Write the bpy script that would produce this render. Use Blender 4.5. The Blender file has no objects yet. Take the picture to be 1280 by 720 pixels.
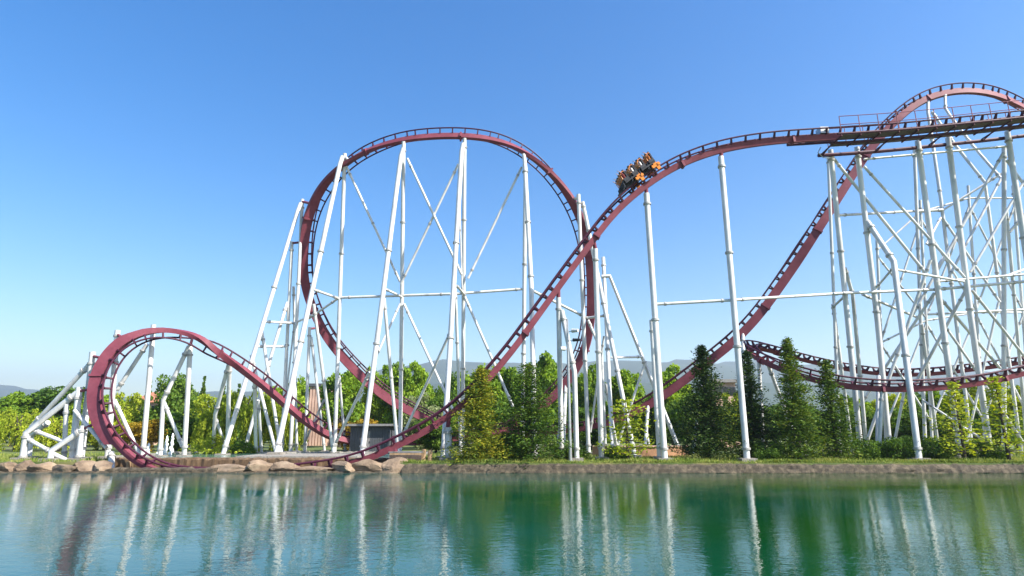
import bpy, bmesh, math, random
import numpy as np
from mathutils import Vector, Matrix

# ------------------------------------------------------------------ camera, sky, sun, exposure
SC = bpy.context.scene
COL = SC.collection
F_PX, PITCH, CAM_H = 742.0, math.radians(13.6), 3.0
cam_d = bpy.data.cameras.new('camera'); cam = bpy.data.objects.new('camera', cam_d); COL.objects.link(cam)
cam_d.sensor_width = 36.0; cam_d.lens = 36.0 * F_PX / 1280.0
cam_d.clip_start = 0.1; cam_d.clip_end = 40000
cam.location = (0, 0, CAM_H); cam.rotation_euler = (math.radians(90) + PITCH, 0, 0)
SC.camera = cam
SUN_EL, SUN_AZ = math.radians(42), math.radians(120)      # azimuth clockwise from +Y (the view direction)
world = bpy.data.worlds.new('World'); SC.world = world; world.use_nodes = True
wn, wl = world.node_tree.nodes, world.node_tree.links
bg = wn['Background']
sky = wn.new('ShaderNodeTexSky'); sky.sky_type = 'NISHITA'; sky.sun_disc = False
sky.sun_elevation = SUN_EL; sky.sun_rotation = SUN_AZ
sky.altitude = 0; sky.air_density = 1.25; sky.dust_density = 1.1; sky.ozone_density = 2.0
hs = wn.new('ShaderNodeHueSaturation'); hs.inputs['Hue'].default_value = 0.508; hs.inputs['Saturation'].default_value = 1.55; hs.inputs['Value'].default_value = 1.0
wl.new(sky.outputs[0], hs.inputs['Color']); wl.new(hs.outputs[0], bg.inputs['Color'])
bg.inputs['Strength'].default_value = 0.10
sun_d = bpy.data.lights.new('sun', 'SUN'); sun = bpy.data.objects.new('sun', sun_d); COL.objects.link(sun)
sun_d.energy = 4.8; sun_d.angle = math.radians(0.5); sun_d.color = (1.0, 0.95, 0.87)
to_sun = Vector((math.cos(SUN_EL) * math.sin(SUN_AZ), math.cos(SUN_EL) * math.cos(SUN_AZ), math.sin(SUN_EL)))
sun.rotation_euler = (-to_sun).to_track_quat('-Z', 'Y').to_euler()
sun.location = (60, -40, 80)
vs = SC.view_settings
vs.view_transform = 'Standard'; vs.look = 'None'; vs.exposure = 1.2; vs.gamma = 1.0; vs.use_curve_mapping = False
SC.cycles.use_denoising = True
SC.cycles.max_bounces = 6; SC.cycles.transparent_max_bounces = 8
SC.cycles.volume_bounces = 0

# ------------------------------------------------------------------ helpers
CT, ST = math.cos(PITCH), math.sin(PITCH)
GZ = 0.9                                                  # level of the lawn above the lake
def A(px, py, Y):
    """the place at distance Y from the viewer's bank, seen in direction px, py"""
    u = (360 - py) / F_PX; dy = CT - u * ST; dz = ST + u * CT; t = Y / dy
    return Vector((t * (px - 640) / F_PX, Y, CAM_H + t * dz))
def W(px, z, Y):
    d = Y * CT + (z - CAM_H) * ST
    return Vector((d * (px - 640) / F_PX, Y, z))
def G(px, Y, z=GZ): return W(px, z, Y)
def PX(p):
    q = Vector(p) - Vector((0, 0, CAM_H)); d = q.y * CT + q.z * ST; v = -q.y * ST + q.z * CT
    return (640 + F_PX * q.x / d, 360 - F_PX * v / d)

def tag(o, label, cat, group=None, kind=None):
    if label: o['label'] = label
    if cat: o['category'] = cat
    if group: o['group'] = group
    if kind: o['kind'] = kind
    return o
def thing(name, label, cat, loc=(0, 0, 0), group=None):
    o = bpy.data.objects.new(name, None); COL.objects.link(o); o.location = loc
    o.empty_display_size = 0.3
    return tag(o, label, cat, group)
def root_of(o):
    while o.parent: o = o.parent
    return o
def link_mesh(name, me, parent=None):
    o = bpy.data.objects.new(name, me); COL.objects.link(o)
    if parent: o.parent = parent
    return o

class MB:
    def __init__(s): s.v = []; s.f = []; s.m = []; s.mi = 0
    def add(s, vs, fs):
        n = len(s.v); s.v += [tuple(x) for x in vs]
        for f in fs: s.f.append(tuple(i + n for i in f)); s.m.append(s.mi)
    def box(s, c, h, rot=None):
        c = Vector(c); vs = []
        for x in (-1, 1):
            for y in (-1, 1):
                for z in (-1, 1):
                    q = Vector((x * h[0], y * h[1], z * h[2]))
                    if rot is not None: q = rot @ q
                    vs.append(c + q)
        s.add(vs, [(0, 1, 3, 2), (4, 6, 7, 5), (0, 4, 5, 1), (2, 3, 7, 6), (0, 2, 6, 4), (1, 5, 7, 3)])
    def tube(s, pts, rad, n=12, caps=True, bend=False):
        pts = [Vector(p) for p in pts]
        if not hasattr(rad, '__len__'): rad = [rad] * len(pts)
        rings = []; ref = None
        for i, p in enumerate(pts):
            if i == 0: t = pts[1] - p
            elif i == len(pts) - 1: t = p - pts[i - 1]
            else: t = (pts[i + 1] - p).normalized() + (p - pts[i - 1]).normalized()
            t.normalize()
            if ref is None: ref = Vector((1, 0, 0)) if abs(t.x) < .8 else Vector((0, 1, 0))
            a = (ref - t * ref.dot(t)).normalized(); b = t.cross(a); ref = a
            rings.append([p + (a * math.cos(2 * math.pi * k / n) + b * math.sin(2 * math.pi * k / n)) * rad[i] for k in range(n)])
        vs = [v for r in rings for v in r]; fs = []
        for i in range(len(rings) - 1):
            for k in range(n):
                k2 = (k + 1) % n
                fs.append((i * n + k, i * n + k2, (i + 1) * n + k2, (i + 1) * n + k))
        if caps:
            fs.append(tuple(range(n - 1, -1, -1))); fs.append(tuple((len(rings) - 1) * n + k for k in range(n)))
        s.add(vs, fs)
    def mesh(s, name, mats, origin=(0, 0, 0), smooth=False):
        me = bpy.data.meshes.new(name)
        o = np.array(origin, dtype=float)
        me.from_pydata((np.array(s.v, dtype=float) - o).tolist(), [], s.f)
        if not isinstance(mats, (list, tuple)): mats = [mats]
        for m in mats: me.materials.append(m)
        if len(mats) > 1: me.polygons.foreach_set('material_index', s.m)
        if smooth:
            me.polygons.foreach_set('use_smooth', [True] * len(me.polygons))
            me.set_sharp_from_angle(angle=math.radians(40))
        me.update()
        return me
    def build(s, name, mats, parent=None, smooth=False, origin=None):
        if parent is not None: origin = root_of(parent).location
        me = s.mesh(name, mats, origin if origin is not None else (0, 0, 0), smooth)
        o = link_mesh(name, me, parent)
        if parent is None and origin is not None: o.location = origin
        return o

# ------------------------------------------------------------------ materials
def mat(name):
    m = bpy.data.materials.new(name); m.use_nodes = True
    return m, m.node_tree.nodes, m.node_tree.links, m.node_tree.nodes['Principled BSDF']
def noise(N, L, scale, detail=4, rough=.55, vec=None, stretch=None, obj=True):
    tc = N.new('ShaderNodeTexCoord'); n = N.new('ShaderNodeTexNoise')
    n.inputs['Scale'].default_value = scale; n.inputs['Detail'].default_value = detail; n.inputs['Roughness'].default_value = rough
    src = tc.outputs['Object']
    if not obj:
        g = N.new('ShaderNodeNewGeometry'); src = g.outputs['Position']
    if stretch:
        mp = N.new('ShaderNodeMapping'); mp.inputs['Scale'].default_value = stretch
        L.new(src, mp.inputs['Vector']); src = mp.outputs[0]
    L.new(src, n.inputs['Vector'])
    return n
def ramp(N, L, fac, stops):
    r = N.new('ShaderNodeValToRGB'); e = r.color_ramp.elements
    while len(e) < len(stops): e.new(.5)
    for i, (p, c) in enumerate(stops):
        e[i].position = p; e[i].color = (c[0], c[1], c[2], 1)
    L.new(fac, r.inputs[0]); return r
def bump(N, L, b, height, strength=.4, dist=.05):
    bp = N.new('ShaderNodeBump'); bp.inputs['Strength'].default_value = strength; bp.inputs['Distance'].default_value = dist
    L.new(height, bp.inputs['Height']); L.new(bp.outputs[0], b.inputs['Normal'])
def simple(name, c, rough=.5, var=.25, scale=3.0, metal=0.0, stretch=None, bs=0.0):
    m, N, L, b = mat(name)
    n = noise(N, L, scale, 5, .6, stretch=stretch, obj=False)
    lo = tuple(x * (1 - var) for x in c); hi = tuple(min(1, x * (1 + var)) for x in c)
    r = ramp(N, L, n.outputs[0], [(.3, lo), (.7, hi)])
    L.new(r.outputs[0], b.inputs['Base Color']); b.inputs['Roughness'].default_value = rough; b.inputs['Metallic'].default_value = metal
    if bs: bump(N, L, b, n.outputs[0], bs, .06)
    return m
def m_white():
    m, N, L, b = mat('white_paint')
    n = noise(N, L, 1.6, 6, .62, stretch=(1, 1, .25), obj=False)
    n2 = noise(N, L, .55, 6, .7, stretch=(1, 1, .18), obj=False)
    r = ramp(N, L, n.outputs[0], [(.33, (.46, .455, .44)), (.55, (.65, .645, .63))])
    r2 = ramp(N, L, n2.outputs[0], [(.665, (0, 0, 0)), (.72, (1, 1, 1))])
    mx = N.new('ShaderNodeMix'); mx.data_type = 'RGBA'; mx.inputs['B'].default_value = (.42, .29, .18, 1)
    sc = N.new('ShaderNodeMath'); sc.operation = 'MULTIPLY'; sc.inputs[1].default_value = .8
    L.new(r2.outputs[0], sc.inputs[0]); L.new(sc.outputs[0], mx.inputs['Factor']); L.new(r.outputs[0], mx.inputs['A'])
    L.new(mx.outputs['Result'], b.inputs['Base Color']); b.inputs['Roughness'].default_value = .42
    return m
def m_red(name='burgundy_paint', c=(.20, .046, .066)):
    m, N, L, b = mat(name)
    n = noise(N, L, .7, 6, .65, obj=False); n2 = noise(N, L, 5, 5, .6, obj=False)
    r = ramp(N, L, n.outputs[0], [(.3, tuple(x * .78 for x in c)), (.5, c), (.72, (c[0] * 1.25, c[1] * 1.5, c[2] * 1.4))])
    r2 = ramp(N, L, n2.outputs[0], [(.3, (.8, .8, .8)), (.6, (1, 1, 1))])
    mx = N.new('ShaderNodeMix'); mx.data_type = 'RGBA'; mx.blend_type = 'MULTIPLY'; mx.inputs['Factor'].default_value = .7
    L.new(r.outputs[0], mx.inputs['A']); L.new(r2.outputs[0], mx.inputs['B'])
    L.new(mx.outputs['Result'], b.inputs['Base Color']); b.inputs['Roughness'].default_value = .58; b.inputs['Specular IOR Level'].default_value = .3
    return m
def m_leaf(name, cols, trans=.35):
    m, N, L, b = mat(name)
    g = N.new('ShaderNodeNewGeometry'); oi = N.new('ShaderNodeObjectInfo')
    n = noise(N, L, .55, 3, .6)
    add = N.new('ShaderNodeMath'); add.operation = 'ADD'
    m1 = N.new('ShaderNodeMath'); m1.operation = 'MULTIPLY'; m1.inputs[1].default_value = .45
    m2 = N.new('ShaderNodeMath'); m2.operation = 'MULTIPLY_ADD'; m2.inputs[1].default_value = .9; 
    m3 = N.new('ShaderNodeMath'); m3.operation = 'MULTIPLY_ADD'; m3.inputs[1].default_value = .2; m3.inputs[2].default_value = -.25
    L.new(g.outputs['Random Per Island'], m1.inputs[0])
    L.new(oi.outputs['Random'], m3.inputs[0]); L.new(m3.outputs[0], m2.inputs[2])
    L.new(n.outputs[0], m2.inputs[0]); L.new(m1.outputs[0], add.inputs[0]); L.new(m2.outputs[0], add.inputs[1])
    r = ramp(N, L, add.outputs[0], [(.12 + .76 * i / (len(cols) - 1), c) for i, c in enumerate(cols)])
    L.new(r.outputs[0], b.inputs['Base Color']); b.inputs['Roughness'].default_value = .55
    b.inputs['Specular IOR Level'].default_value = .12
    tr = N.new('ShaderNodeBsdfTranslucent'); ms = N.new('ShaderNodeMixShader'); ms.inputs[0].default_value = trans
    hsv = N.new('ShaderNodeHueSaturation'); hsv.inputs['Value'].default_value = 1.35; hsv.inputs['Saturation'].default_value = 1.1; hsv.inputs['Hue'].default_value = .485
    L.new(r.outputs[0], hsv.inputs['Color']); L.new(hsv.outputs[0], tr.inputs[0])
    L.new(b.outputs[0], ms.inputs[1]); L.new(tr.outputs[0], ms.inputs[2]); L.new(ms.outputs[0], N['Material Output'].inputs[0])
    return m
def m_ground():
    m, N, L, b = mat('lawn_earth')
    n = noise(N, L, .35, 6, .65, obj=False); n2 = noise(N, L, 6, 4, .6, obj=False)
    r = ramp(N, L, n.outputs[0], [(.3, (.05, .085, .018)), (.5, (.10, .135, .03)), (.68, (.22, .19, .07))])
    L.new(r.outputs[0], b.inputs['Base Color']); b.inputs['Roughness'].default_value = .9
    bump(N, L, b, n2.outputs[0], .6, .08); return m
def m_rock(name, cols, scale=1.2):
    m, N, L, b = mat(name)
    n = noise(N, L, scale, 8, .65, obj=False); n2 = noise(N, L, scale * 7, 6, .7, obj=False)
    r = ramp(N, L, n.outputs[0], [(.28 + .46 * i / (len(cols) - 1), c) for i, c in enumerate(cols)])
    L.new(r.outputs[0], b.inputs['Base Color']); b.inputs['Roughness'].default_value = .88
    bump(N, L, b, n2.outputs[0], .8, .08); return m
def m_basin():
    m, N, L, b = mat('streaked_basin_wall')
    n = noise(N, L, 3.2, 6, .7, stretch=(1, 1, .3), obj=False); n2 = noise(N, L, .8, 4, .6, obj=False)
    r = ramp(N, L, n.outputs[0], [(.3, (.06, .038, .022)), (.5, (.13, .078, .038)), (.72, (.23, .15, .08))])
    L.new(r.outputs[0], b.inputs['Base Color']); b.inputs['Roughness'].default_value = .6
    bump(N, L, b, n.outputs[0], .4, .05); return m
def m_water(name, c, s1=1.0, strength=.12):
    m, N, L, b = mat(name)
    n = noise(N, L, 2.2 * s1, 3, .55, stretch=(1, 1.7, 1), obj=False); n2 = noise(N, L, .30 * s1, 3, .5, stretch=(1, 1.6, 1), obj=False)
    n3 = noise(N, L, 9 * s1, 2, .5, obj=False)
    a1 = N.new('ShaderNodeMath'); a1.operation = 'MULTIPLY_ADD'; a1.inputs[1].default_value = 1.5
    a2 = N.new('ShaderNodeMath'); a2.operation = 'MULTIPLY_ADD'; a2.inputs[1].default_value = .38
    L.new(n2.outputs[0], a1.inputs[0]); L.new(n.outputs[0], a1.inputs[2]); L.new(n3.outputs[0], a2.inputs[0]); L.new(a1.outputs[0], a2.inputs[2])
    bump(N, L, b, a2.outputs[0], strength, .12)
    npat = noise(N, L, .07, 3, .6, stretch=(1, 2.2, 1), obj=False); mr = N.new('ShaderNodeMapRange')
    mr.inputs['From Min'].default_value = .35; mr.inputs['From Max'].default_value = .65; mr.inputs['To Min'].default_value = strength * .35; mr.inputs['To Max'].default_value = strength * 1.35
    L.new(npat.outputs[0], mr.inputs['Value']); L.new(mr.outputs[0], [x for x in N if x.type == 'BUMP'][0].inputs['Strength'])
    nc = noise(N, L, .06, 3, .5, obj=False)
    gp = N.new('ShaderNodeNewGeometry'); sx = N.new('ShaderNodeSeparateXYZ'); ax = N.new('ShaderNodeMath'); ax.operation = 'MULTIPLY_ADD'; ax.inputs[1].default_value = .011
    L.new(gp.outputs['Position'], sx.inputs[0]); L.new(sx.outputs['X'], ax.inputs[0]); L.new(nc.outputs[0], ax.inputs[2])   # lake tint along x: own teal plus painted-in sky (left) and tree (right) reflections
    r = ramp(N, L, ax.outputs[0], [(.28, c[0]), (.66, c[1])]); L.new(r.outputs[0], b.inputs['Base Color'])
    b.inputs['Roughness'].default_value = .03; b.inputs['IOR'].default_value = 1.33
    return m

M = {}
M['white'] = m_white(); M['red'] = m_red()
M['darkred'] = m_red('dark_burgundy_paint', (.065, .012, .030))
M['flange'] = simple('shadow_tone_flange', (.36, .35, .33), .5, .3)  # grey darkened to stand in for the thin shadow lines at the flanges
M['rust'] = simple('grating_steel', (.085, .055, .042), .7, .5, 2.5)
M['steel'] = simple('galvanised_steel', (.38, .39, .40), .4, .15, 4, .6)
M['dark'] = simple('dark_rubber', (.02, .02, .024), .5, .3)
M['orange'] = simple('orange_plastic', (.75, .24, .02), .35, .12)
M['yellow'] = simple('yellow_paint', (.62, .44, .05), .45, .2)
M['concrete'] = m_rock('old_concrete', [(.022, .018, .012), (.075, .058, .036), (.20, .155, .10)], 2.6)
M['rock'] = m_rock('pale_boulder', [(.09, .06, .04), (.24, .17, .11), (.38, .29, .20)], .9)
M['basin'] = m_basin()
M['slab'] = m_rock('basin_slab', [(.20, .18, .15), (.34, .31, .27)], 1.4)
M['ground'] = m_ground()
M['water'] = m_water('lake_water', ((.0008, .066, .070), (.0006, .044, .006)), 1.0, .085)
M['pool'] = m_water('pool_water', ((.10, .20, .17), (.16, .27, .22)), 2.0, .2)
M['foam'] = simple('white_water', (.8, .84, .85), .4, .1)
M['bark'] = m_rock('bark', [(.03, .022, .016), (.08, .06, .045)], 6)
M['wood'] = simple('weathered_timber', (.34, .22, .12), .75, .35, 5, stretch=(1, 1, .2), bs=.3)
M['terra'] = simple('terracotta_render', (.36, .19, .10), .8, .2, 1.5, bs=.2)
M['greywall'] = simple('grey_cladding', (.075, .08, .088), .7, .2, 2)  # tree shade on the hut front is put into this darker base colour
M['roofgrey'] = simple('roof_sheet', (.22, .21, .20), .6, .2, 2)
M['stucco'] = simple('pink_stucco', (.55, .36, .27), .85, .2, .6)
M['roofred'] = simple('clay_roof', (.40, .16, .09), .8, .25, 2)
M['glass'] = simple('dark_glass', (.02, .025, .03), .1, .2)
M['hill'] = m_rock('wooded_hill', [(.012, .03, .014), (.03, .055, .024), (.05, .07, .035)], .004)
M['skin'] = simple('skin', (.5, .29, .2), .5, .1)
M['cloth_white'] = simple('white_shirt', (.75, .74, .72), .8, .1)
M['cloth_orange'] = simple('orange_shirt', (.55, .17, .04), .8, .1)
M['cloth_dark'] = simple('dark_trousers', (.03, .035, .05), .8, .2)
M['cloth_red'] = simple('dark_red_shirt', (.25, .04, .04), .8, .2)
M['cloth_yellow'] = simple('yellow_shirt', (.65, .42, .05), .8, .1)
M['hair'] = simple('hair', (.03, .018, .01), .6, .3)
M['spruce'] = m_leaf('spruce_needles', [(0.008, 0.025, 0.007), (0.019, 0.048, 0.010), (0.046, 0.084, 0.013), (0.115, 0.140, 0.020)], .18)
M['spruce_m'] = m_leaf('green_conifer', [(0.016, 0.046, 0.008), (0.045, 0.098, 0.012), (0.106, 0.170, 0.018), (0.244, 0.252, 0.025)], .2)
M['spruce_y'] = m_leaf('golden_conifer', [(0.025, 0.062, 0.008), (0.079, 0.138, 0.014), (0.187, 0.212, 0.020), (0.359, 0.308, 0.025)], .25)
M['leaf_mid'] = m_leaf('mid_green_leaves', [(0.056, 0.113, 0.014), (0.131, 0.234, 0.023), (0.241, 0.365, 0.035), (0.372, 0.487, 0.052)])
M['leaf_dark'] = m_leaf('dark_green_leaves', [(0.029, 0.070, 0.013), (0.064, 0.127, 0.020), (0.116, 0.208, 0.028), (0.199, 0.288, 0.040)])
M['leaf_lime'] = m_leaf('yellow_green_leaves', [(0.097, 0.150, 0.015), (0.209, 0.283, 0.023), (0.354, 0.419, 0.036), (0.515, 0.538, 0.062)])
M['leaf_pale'] = m_leaf('pale_olive_leaves', [(.09, .12, .05), (.18, .22, .09), (.28, .32, .14), (.36, .40, .2)])
M['leaf_gold'] = m_leaf('golden_leaves', [(.12, .11, .015), (.28, .20, .02), (.42, .28, .03), (.5, .36, .05)])
M['grass'] = m_leaf('grass_blades', [(0.060, 0.108, 0.018), (0.144, 0.216, 0.036), (0.240, 0.288, 0.060), (0.408, 0.384, 0.120)], .3)
# ------------------------------------------------------------------ ground, lake, hills
LAKE_Z = .25
TRX0, TRX1 = G(128, 44.5).x, G(500, 44.5).x
def ground_z(x, y):
    if 5.0 < y < 42.6 and abs(x) < 170: return -1.6
    if x < TRX1 and x > -60 and 42.6 <= y < 43.55: return .05
    if TRX0 < x < TRX1 and 43.55 <= y < 45.95: return -1.3
    return GZ
def build_ground():
    xs = sorted(set([-6000, -4000, -1500, -600, -170.02, -169.98] + list(range(-160, 161, 4)) + [TRX0 - .02, TRX0 + .02, TRX1 - .02, TRX1 + .02] + [169.98, 170.02, 600, 1500, 4000, 6000]))
    ys = sorted(set([-300, -50, 4.98, 5.02, 20, 42.58, 42.62, 43.53, 43.57, 45.93, 45.97] + list(range(48, 140, 4)) + [160, 220, 400, 900, 2000, 4000, 6000]))
    mb = MB(); nx = len(xs)
    for y in ys:
        for x in xs: mb.v.append((x, y, ground_z(x, y)))
    for j in range(len(ys) - 1):
        for i in range(nx - 1):
            a = j * nx + i; mb.f.append((a, a + 1, a + nx + 1, a + nx)); mb.m.append(0)
    tag(mb.build('ground', M['ground']), None, None, kind='structure')
build_ground()
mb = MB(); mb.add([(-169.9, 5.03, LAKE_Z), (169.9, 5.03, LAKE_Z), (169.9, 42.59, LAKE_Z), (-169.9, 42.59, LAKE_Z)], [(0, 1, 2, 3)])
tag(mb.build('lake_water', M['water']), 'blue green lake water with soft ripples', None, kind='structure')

def hillprof(px):
    keys = [(-900, 500), (-300, 492), (0, 484), (40, 489), (120, 500), (300, 492), (430, 478), (520, 462), (560, 456), (620, 460), (690, 452), (740, 457), (790, 452), (850, 449), (920, 456), (1000, 462), (1060, 470), (1160, 466), (1280, 472), (1600, 480), (2200, 500)]
    for (a, ya), (b, yb) in zip(keys, keys[1:]):
        if a <= px <= b:
            t = (px - a) / (b - a); t = t * t * (3 - 2 * t); return ya + (yb - ya) * t
    return 500
def build_hills(name, Y0, depth, drop, seed, label):
    rng = np.random.default_rng(seed); ph = rng.uniform(0, 6.28, 12); mb = MB()
    nx, ny = 220, 14
    for j in range(ny):
        for i in range(nx):
            px = -880 + i * 3060 / (nx - 1); p = A(px, hillprof(px) + drop, Y0)
            t = j / (ny - 1); prof = math.sin(min(1, t / .6) * math.pi / 2) if t < .6 else math.cos((t - .6) / .4 * math.pi / 2)
            x = p.x * (1 + .12 * (t - .6)); h = max(0, p.z) * prof
            w = sum(math.sin(x * .0021 * (k + 1) * 1.37 + ph[k] + t * (k + 2) * 1.9) / (k + 1.6) for k in range(12))
            h *= 1 + .07 * w * (.4 + .6 * prof)
            mb.v.append((x, Y0 + depth * (t - .6), max(.2, h)))
    for j in range(ny - 1):
        for i in range(nx - 1):
            a = j * nx + i; mb.f.append((a, a + 1, a + nx + 1, a + nx)); mb.m.append(0)
    o = mb.build(name, M['hill'], smooth=True); tag(o, label, None, kind='structure')
build_hills('hills', 3600, 2200, 0, 3, 'hazy blue wooded mountain range on the horizon')
build_hills('hills', 2000, 1100, 24, 8, 'lower hazy foothills in front of the mountains')

# right-hand bank: rough concrete kerb
def build_bank():
    rng = np.random.default_rng(5); x0, x1 = G(505, 43).x, 90.0
    n = 420; prof = [(42.25, -1.4), (42.2, .12), (42.24, .30), (42.34, .50), (42.46, .72), (42.66, .84), (42.95, .86), (43.25, .90), (43.3, .6)]
    mb = MB(); k = len(prof); off = np.zeros(k)
    for i in range(n):
        x = x0 + (x1 - x0) * i / (n - 1)
        off = .72 * off + .28 * rng.normal(0, .09, k)
        for j, (y, z) in enumerate(prof):
            mb.v.append((x + rng.normal(0, .02), y + off[j] + rng.normal(0, .02), z + (off[(j + 3) % k] * .45 + rng.normal(0, .012) if z > 0 else 0)))
    for i in range(n - 1):
        for j in range(k - 1):
            a = i * k + j; mb.f.append((a, a + 1, a + k + 1, a + k)); mb.m.append(0)
    mb.f.append(tuple(range(k))); mb.m.append(0)
    tag(mb.build('bank_wall', M['concrete'], origin=(x0, 42.6, 0)), 'long rough brown concrete bank wall along the right of the lake', 'wall', kind='thing')
build_bank()

# boulders on the left shore
def rock_mesh(seed, sx, sy, sz):
    rng = np.random.default_rng(seed); bm = bmesh.new(); bmesh.ops.create_icosphere(bm, subdivisions=4, radius=1)
    ds = rng.normal(size=(16, 3)); ds /= np.linalg.norm(ds, axis=1)[:, None]; cut = rng.uniform(.45, .85, 16)
    ph = rng.uniform(0, 6, 6)
    for v in bm.verts:
        p = np.array(v.co)
        for d, c in zip(ds, cut):
            e = p @ d - c
            if e > 0: p = p - d * e * .96
        p *= 1 + .05 * math.sin(4 * p[0] + ph[0]) * math.sin(5 * p[1] + ph[1]) + .03 * math.sin(11 * p[2] + ph[2]) + rng.normal(0, .02)
        v.co = (p[0] * sx, p[1] * sy, p[2] * sz)
    me = bpy.data.meshes.new('boulder'); bm.to_mesh(me); bm.free(); me.materials.append(M['rock'])
    me.polygons.foreach_set('use_smooth', [True] * len(me.polygons)); me.set_sharp_from_angle(angle=math.radians(22)); return me
ROCKS = [  # px, width px, height px, label
    (6, 34, 17, 'dark boulder at the far left end of the shore'), (33, 30, 18, 'pale rounded boulder below the foot of the outer bent support'),
    (57, 34, 19, 'pale boulder below the second support foot'), (82, 34, 17, 'low pale boulder with shadowed right side left of the small loop'),
    (106, 34, 20, 'wide tan boulder below the small loop supports'), (129, 30, 22, 'sandy boulder at the left end of the trench'),
    (291, 46, 14, 'flat grey boulder in front of the basin wall'), (326, 38, 18, 'squarish pale boulder in front of the basin wall'),
    (355, 36, 19, 'steep pale boulder right of the squarish one'), (391, 60, 13, 'long low brown boulder beside the end of the drop'),
    (429, 34, 22, 'rounded tan boulder under the falling track'), (464, 52, 22, 'big cracked tan boulder right of the falling track'), (495, 34, 23, 'tan boulder where the concrete bank wall begins')]
for i, (px, w, h, lab) in enumerate(ROCKS):
    s = 44 / F_PX; p = W(px, .26 + h * s * .20, 42.85 + .12 * (i % 3))
    o = link_mesh('boulder', rock_mesh(20 + i, w * s * .62, .62, h * s * .56)); o.location = p; o.rotation_euler = (0, 0, .25 * ((i * 7) % 5 - 2))
    tag(o, lab, 'boulder', 'boulders along the left shore')
def kerb(xa, xb, y0, y1, z0, z1, name, label, m, seed, cat):
    rng = np.random.default_rng(seed); n = max(6, int((xb - xa) / .25)); mb = MB()
    for i in range(n):
        x = xa + (xb - xa) * i / (n - 1); e = rng.normal(0, .03, 8)
        for j, (y, z) in enumerate([(y0, z0), (y0, z1 - .12), (y0 + .1, z1), (y1 - .1, z1), (y1, z1 - .12), (y1, z0)]):
            mb.v.append((x, y + e[j], z + e[j + 1] * (z > z0)))
    for i in range(n - 1):
        for j in range(6):
            a = i * 6 + j; b = i * 6 + (j + 1) % 6; mb.f.append((a, b, b + 6, a + 6)); mb.m.append(0)
    mb.f.append(tuple(range(5, -1, -1))); mb.m.append(0); mb.f.append(tuple((n - 1) * 6 + k for k in range(6))); mb.m.append(0)
    o = mb.build(name, m, origin=(xa, y0, 0)); tag(o, label, cat, kind='thing'); return o
kerb(-60, G(505, 43).x + .2, 42.25, 43.5, -1.4, .34, 'stone_kerb', 'low stone kerb at the waterline carrying the boulders of the left shore', M['concrete'], 4, 'kerb')
kerb(G(140, 43).x, G(276, 43).x, 42.35, 43.3, -1.3, .56, 'stone_kerb', 'higher flat brown kerb in front of the small loop trench', M['concrete'], 14, 'kerb')
kerb(G(372, 43).x, G(412, 43).x, 42.4, 43.35, -1.3, .52, 'stone_kerb', 'short flat kerb where the falling track disappears', M['concrete'], 15, 'kerb')
mb = MB(); mb.box(((TRX0 + TRX1) / 2, 44.6, -1.28), ((TRX1 - TRX0) / 2 + .3, 1.3, .05)); tag(mb.build('trench_floor', M['basin']), 'brown wet floor of the track trench', None, kind='structure')
# raised basin behind the trench
BX0, BX1 = G(150, 46.2).x, G(505, 46.2).x
kerb(BX0 - .2, BX1 + .2, 45.5, 46.6, -1.4, 1.10, 'basin_wall', 'brown water-streaked wall of the raised basin behind the trench', M['basin'], 6, 'wall')
kerb(BX0 - 1, BX1 + .2, 57.4, 58.0, .5, 1.16, 'pool_kerb', 'pale rear rim of the raised basin in front of the willow', M['slab'], 9, 'rim')
mb = MB(); mb.add([(BX0 - 1.5, 46.55, 1.045), (BX1, 46.55, 1.045), (BX1, 57.5, 1.045), (BX0 - 1.5, 57.5, 1.045)], [(0, 1, 2, 3)])
tag(mb.build('upper_pool', M['pool']), 'shallow pale green pool water in the raised basin', None, kind='structure')
for k, (xa, xb) in enumerate(((BX0 - 2.0, BX0 - 1.4), (BX1 - .1, BX1 + .5))):
    mb = MB(); mb.box(((xa + xb) / 2, 52.3, .75), (.3, 5.7, .42))
    tag(mb.build('pool_kerb', M['slab'], origin=(xa, 52, GZ)), ['pale left rim of the raised basin beneath the small loop', 'pale right rim of the raised basin near the grey hut'][k], 'rim', kind='thing')
mb = MB(); mb.box((G(388, 50).x, 49.6, 1.08), (4.6, 2.9, .11))
tag(mb.build('basin_slab', M['slab'], origin=(G(388, 50).x, 49.6, .9)), 'flat pale slab under the feet of the tall loop frame', 'slab', kind='thing')

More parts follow.
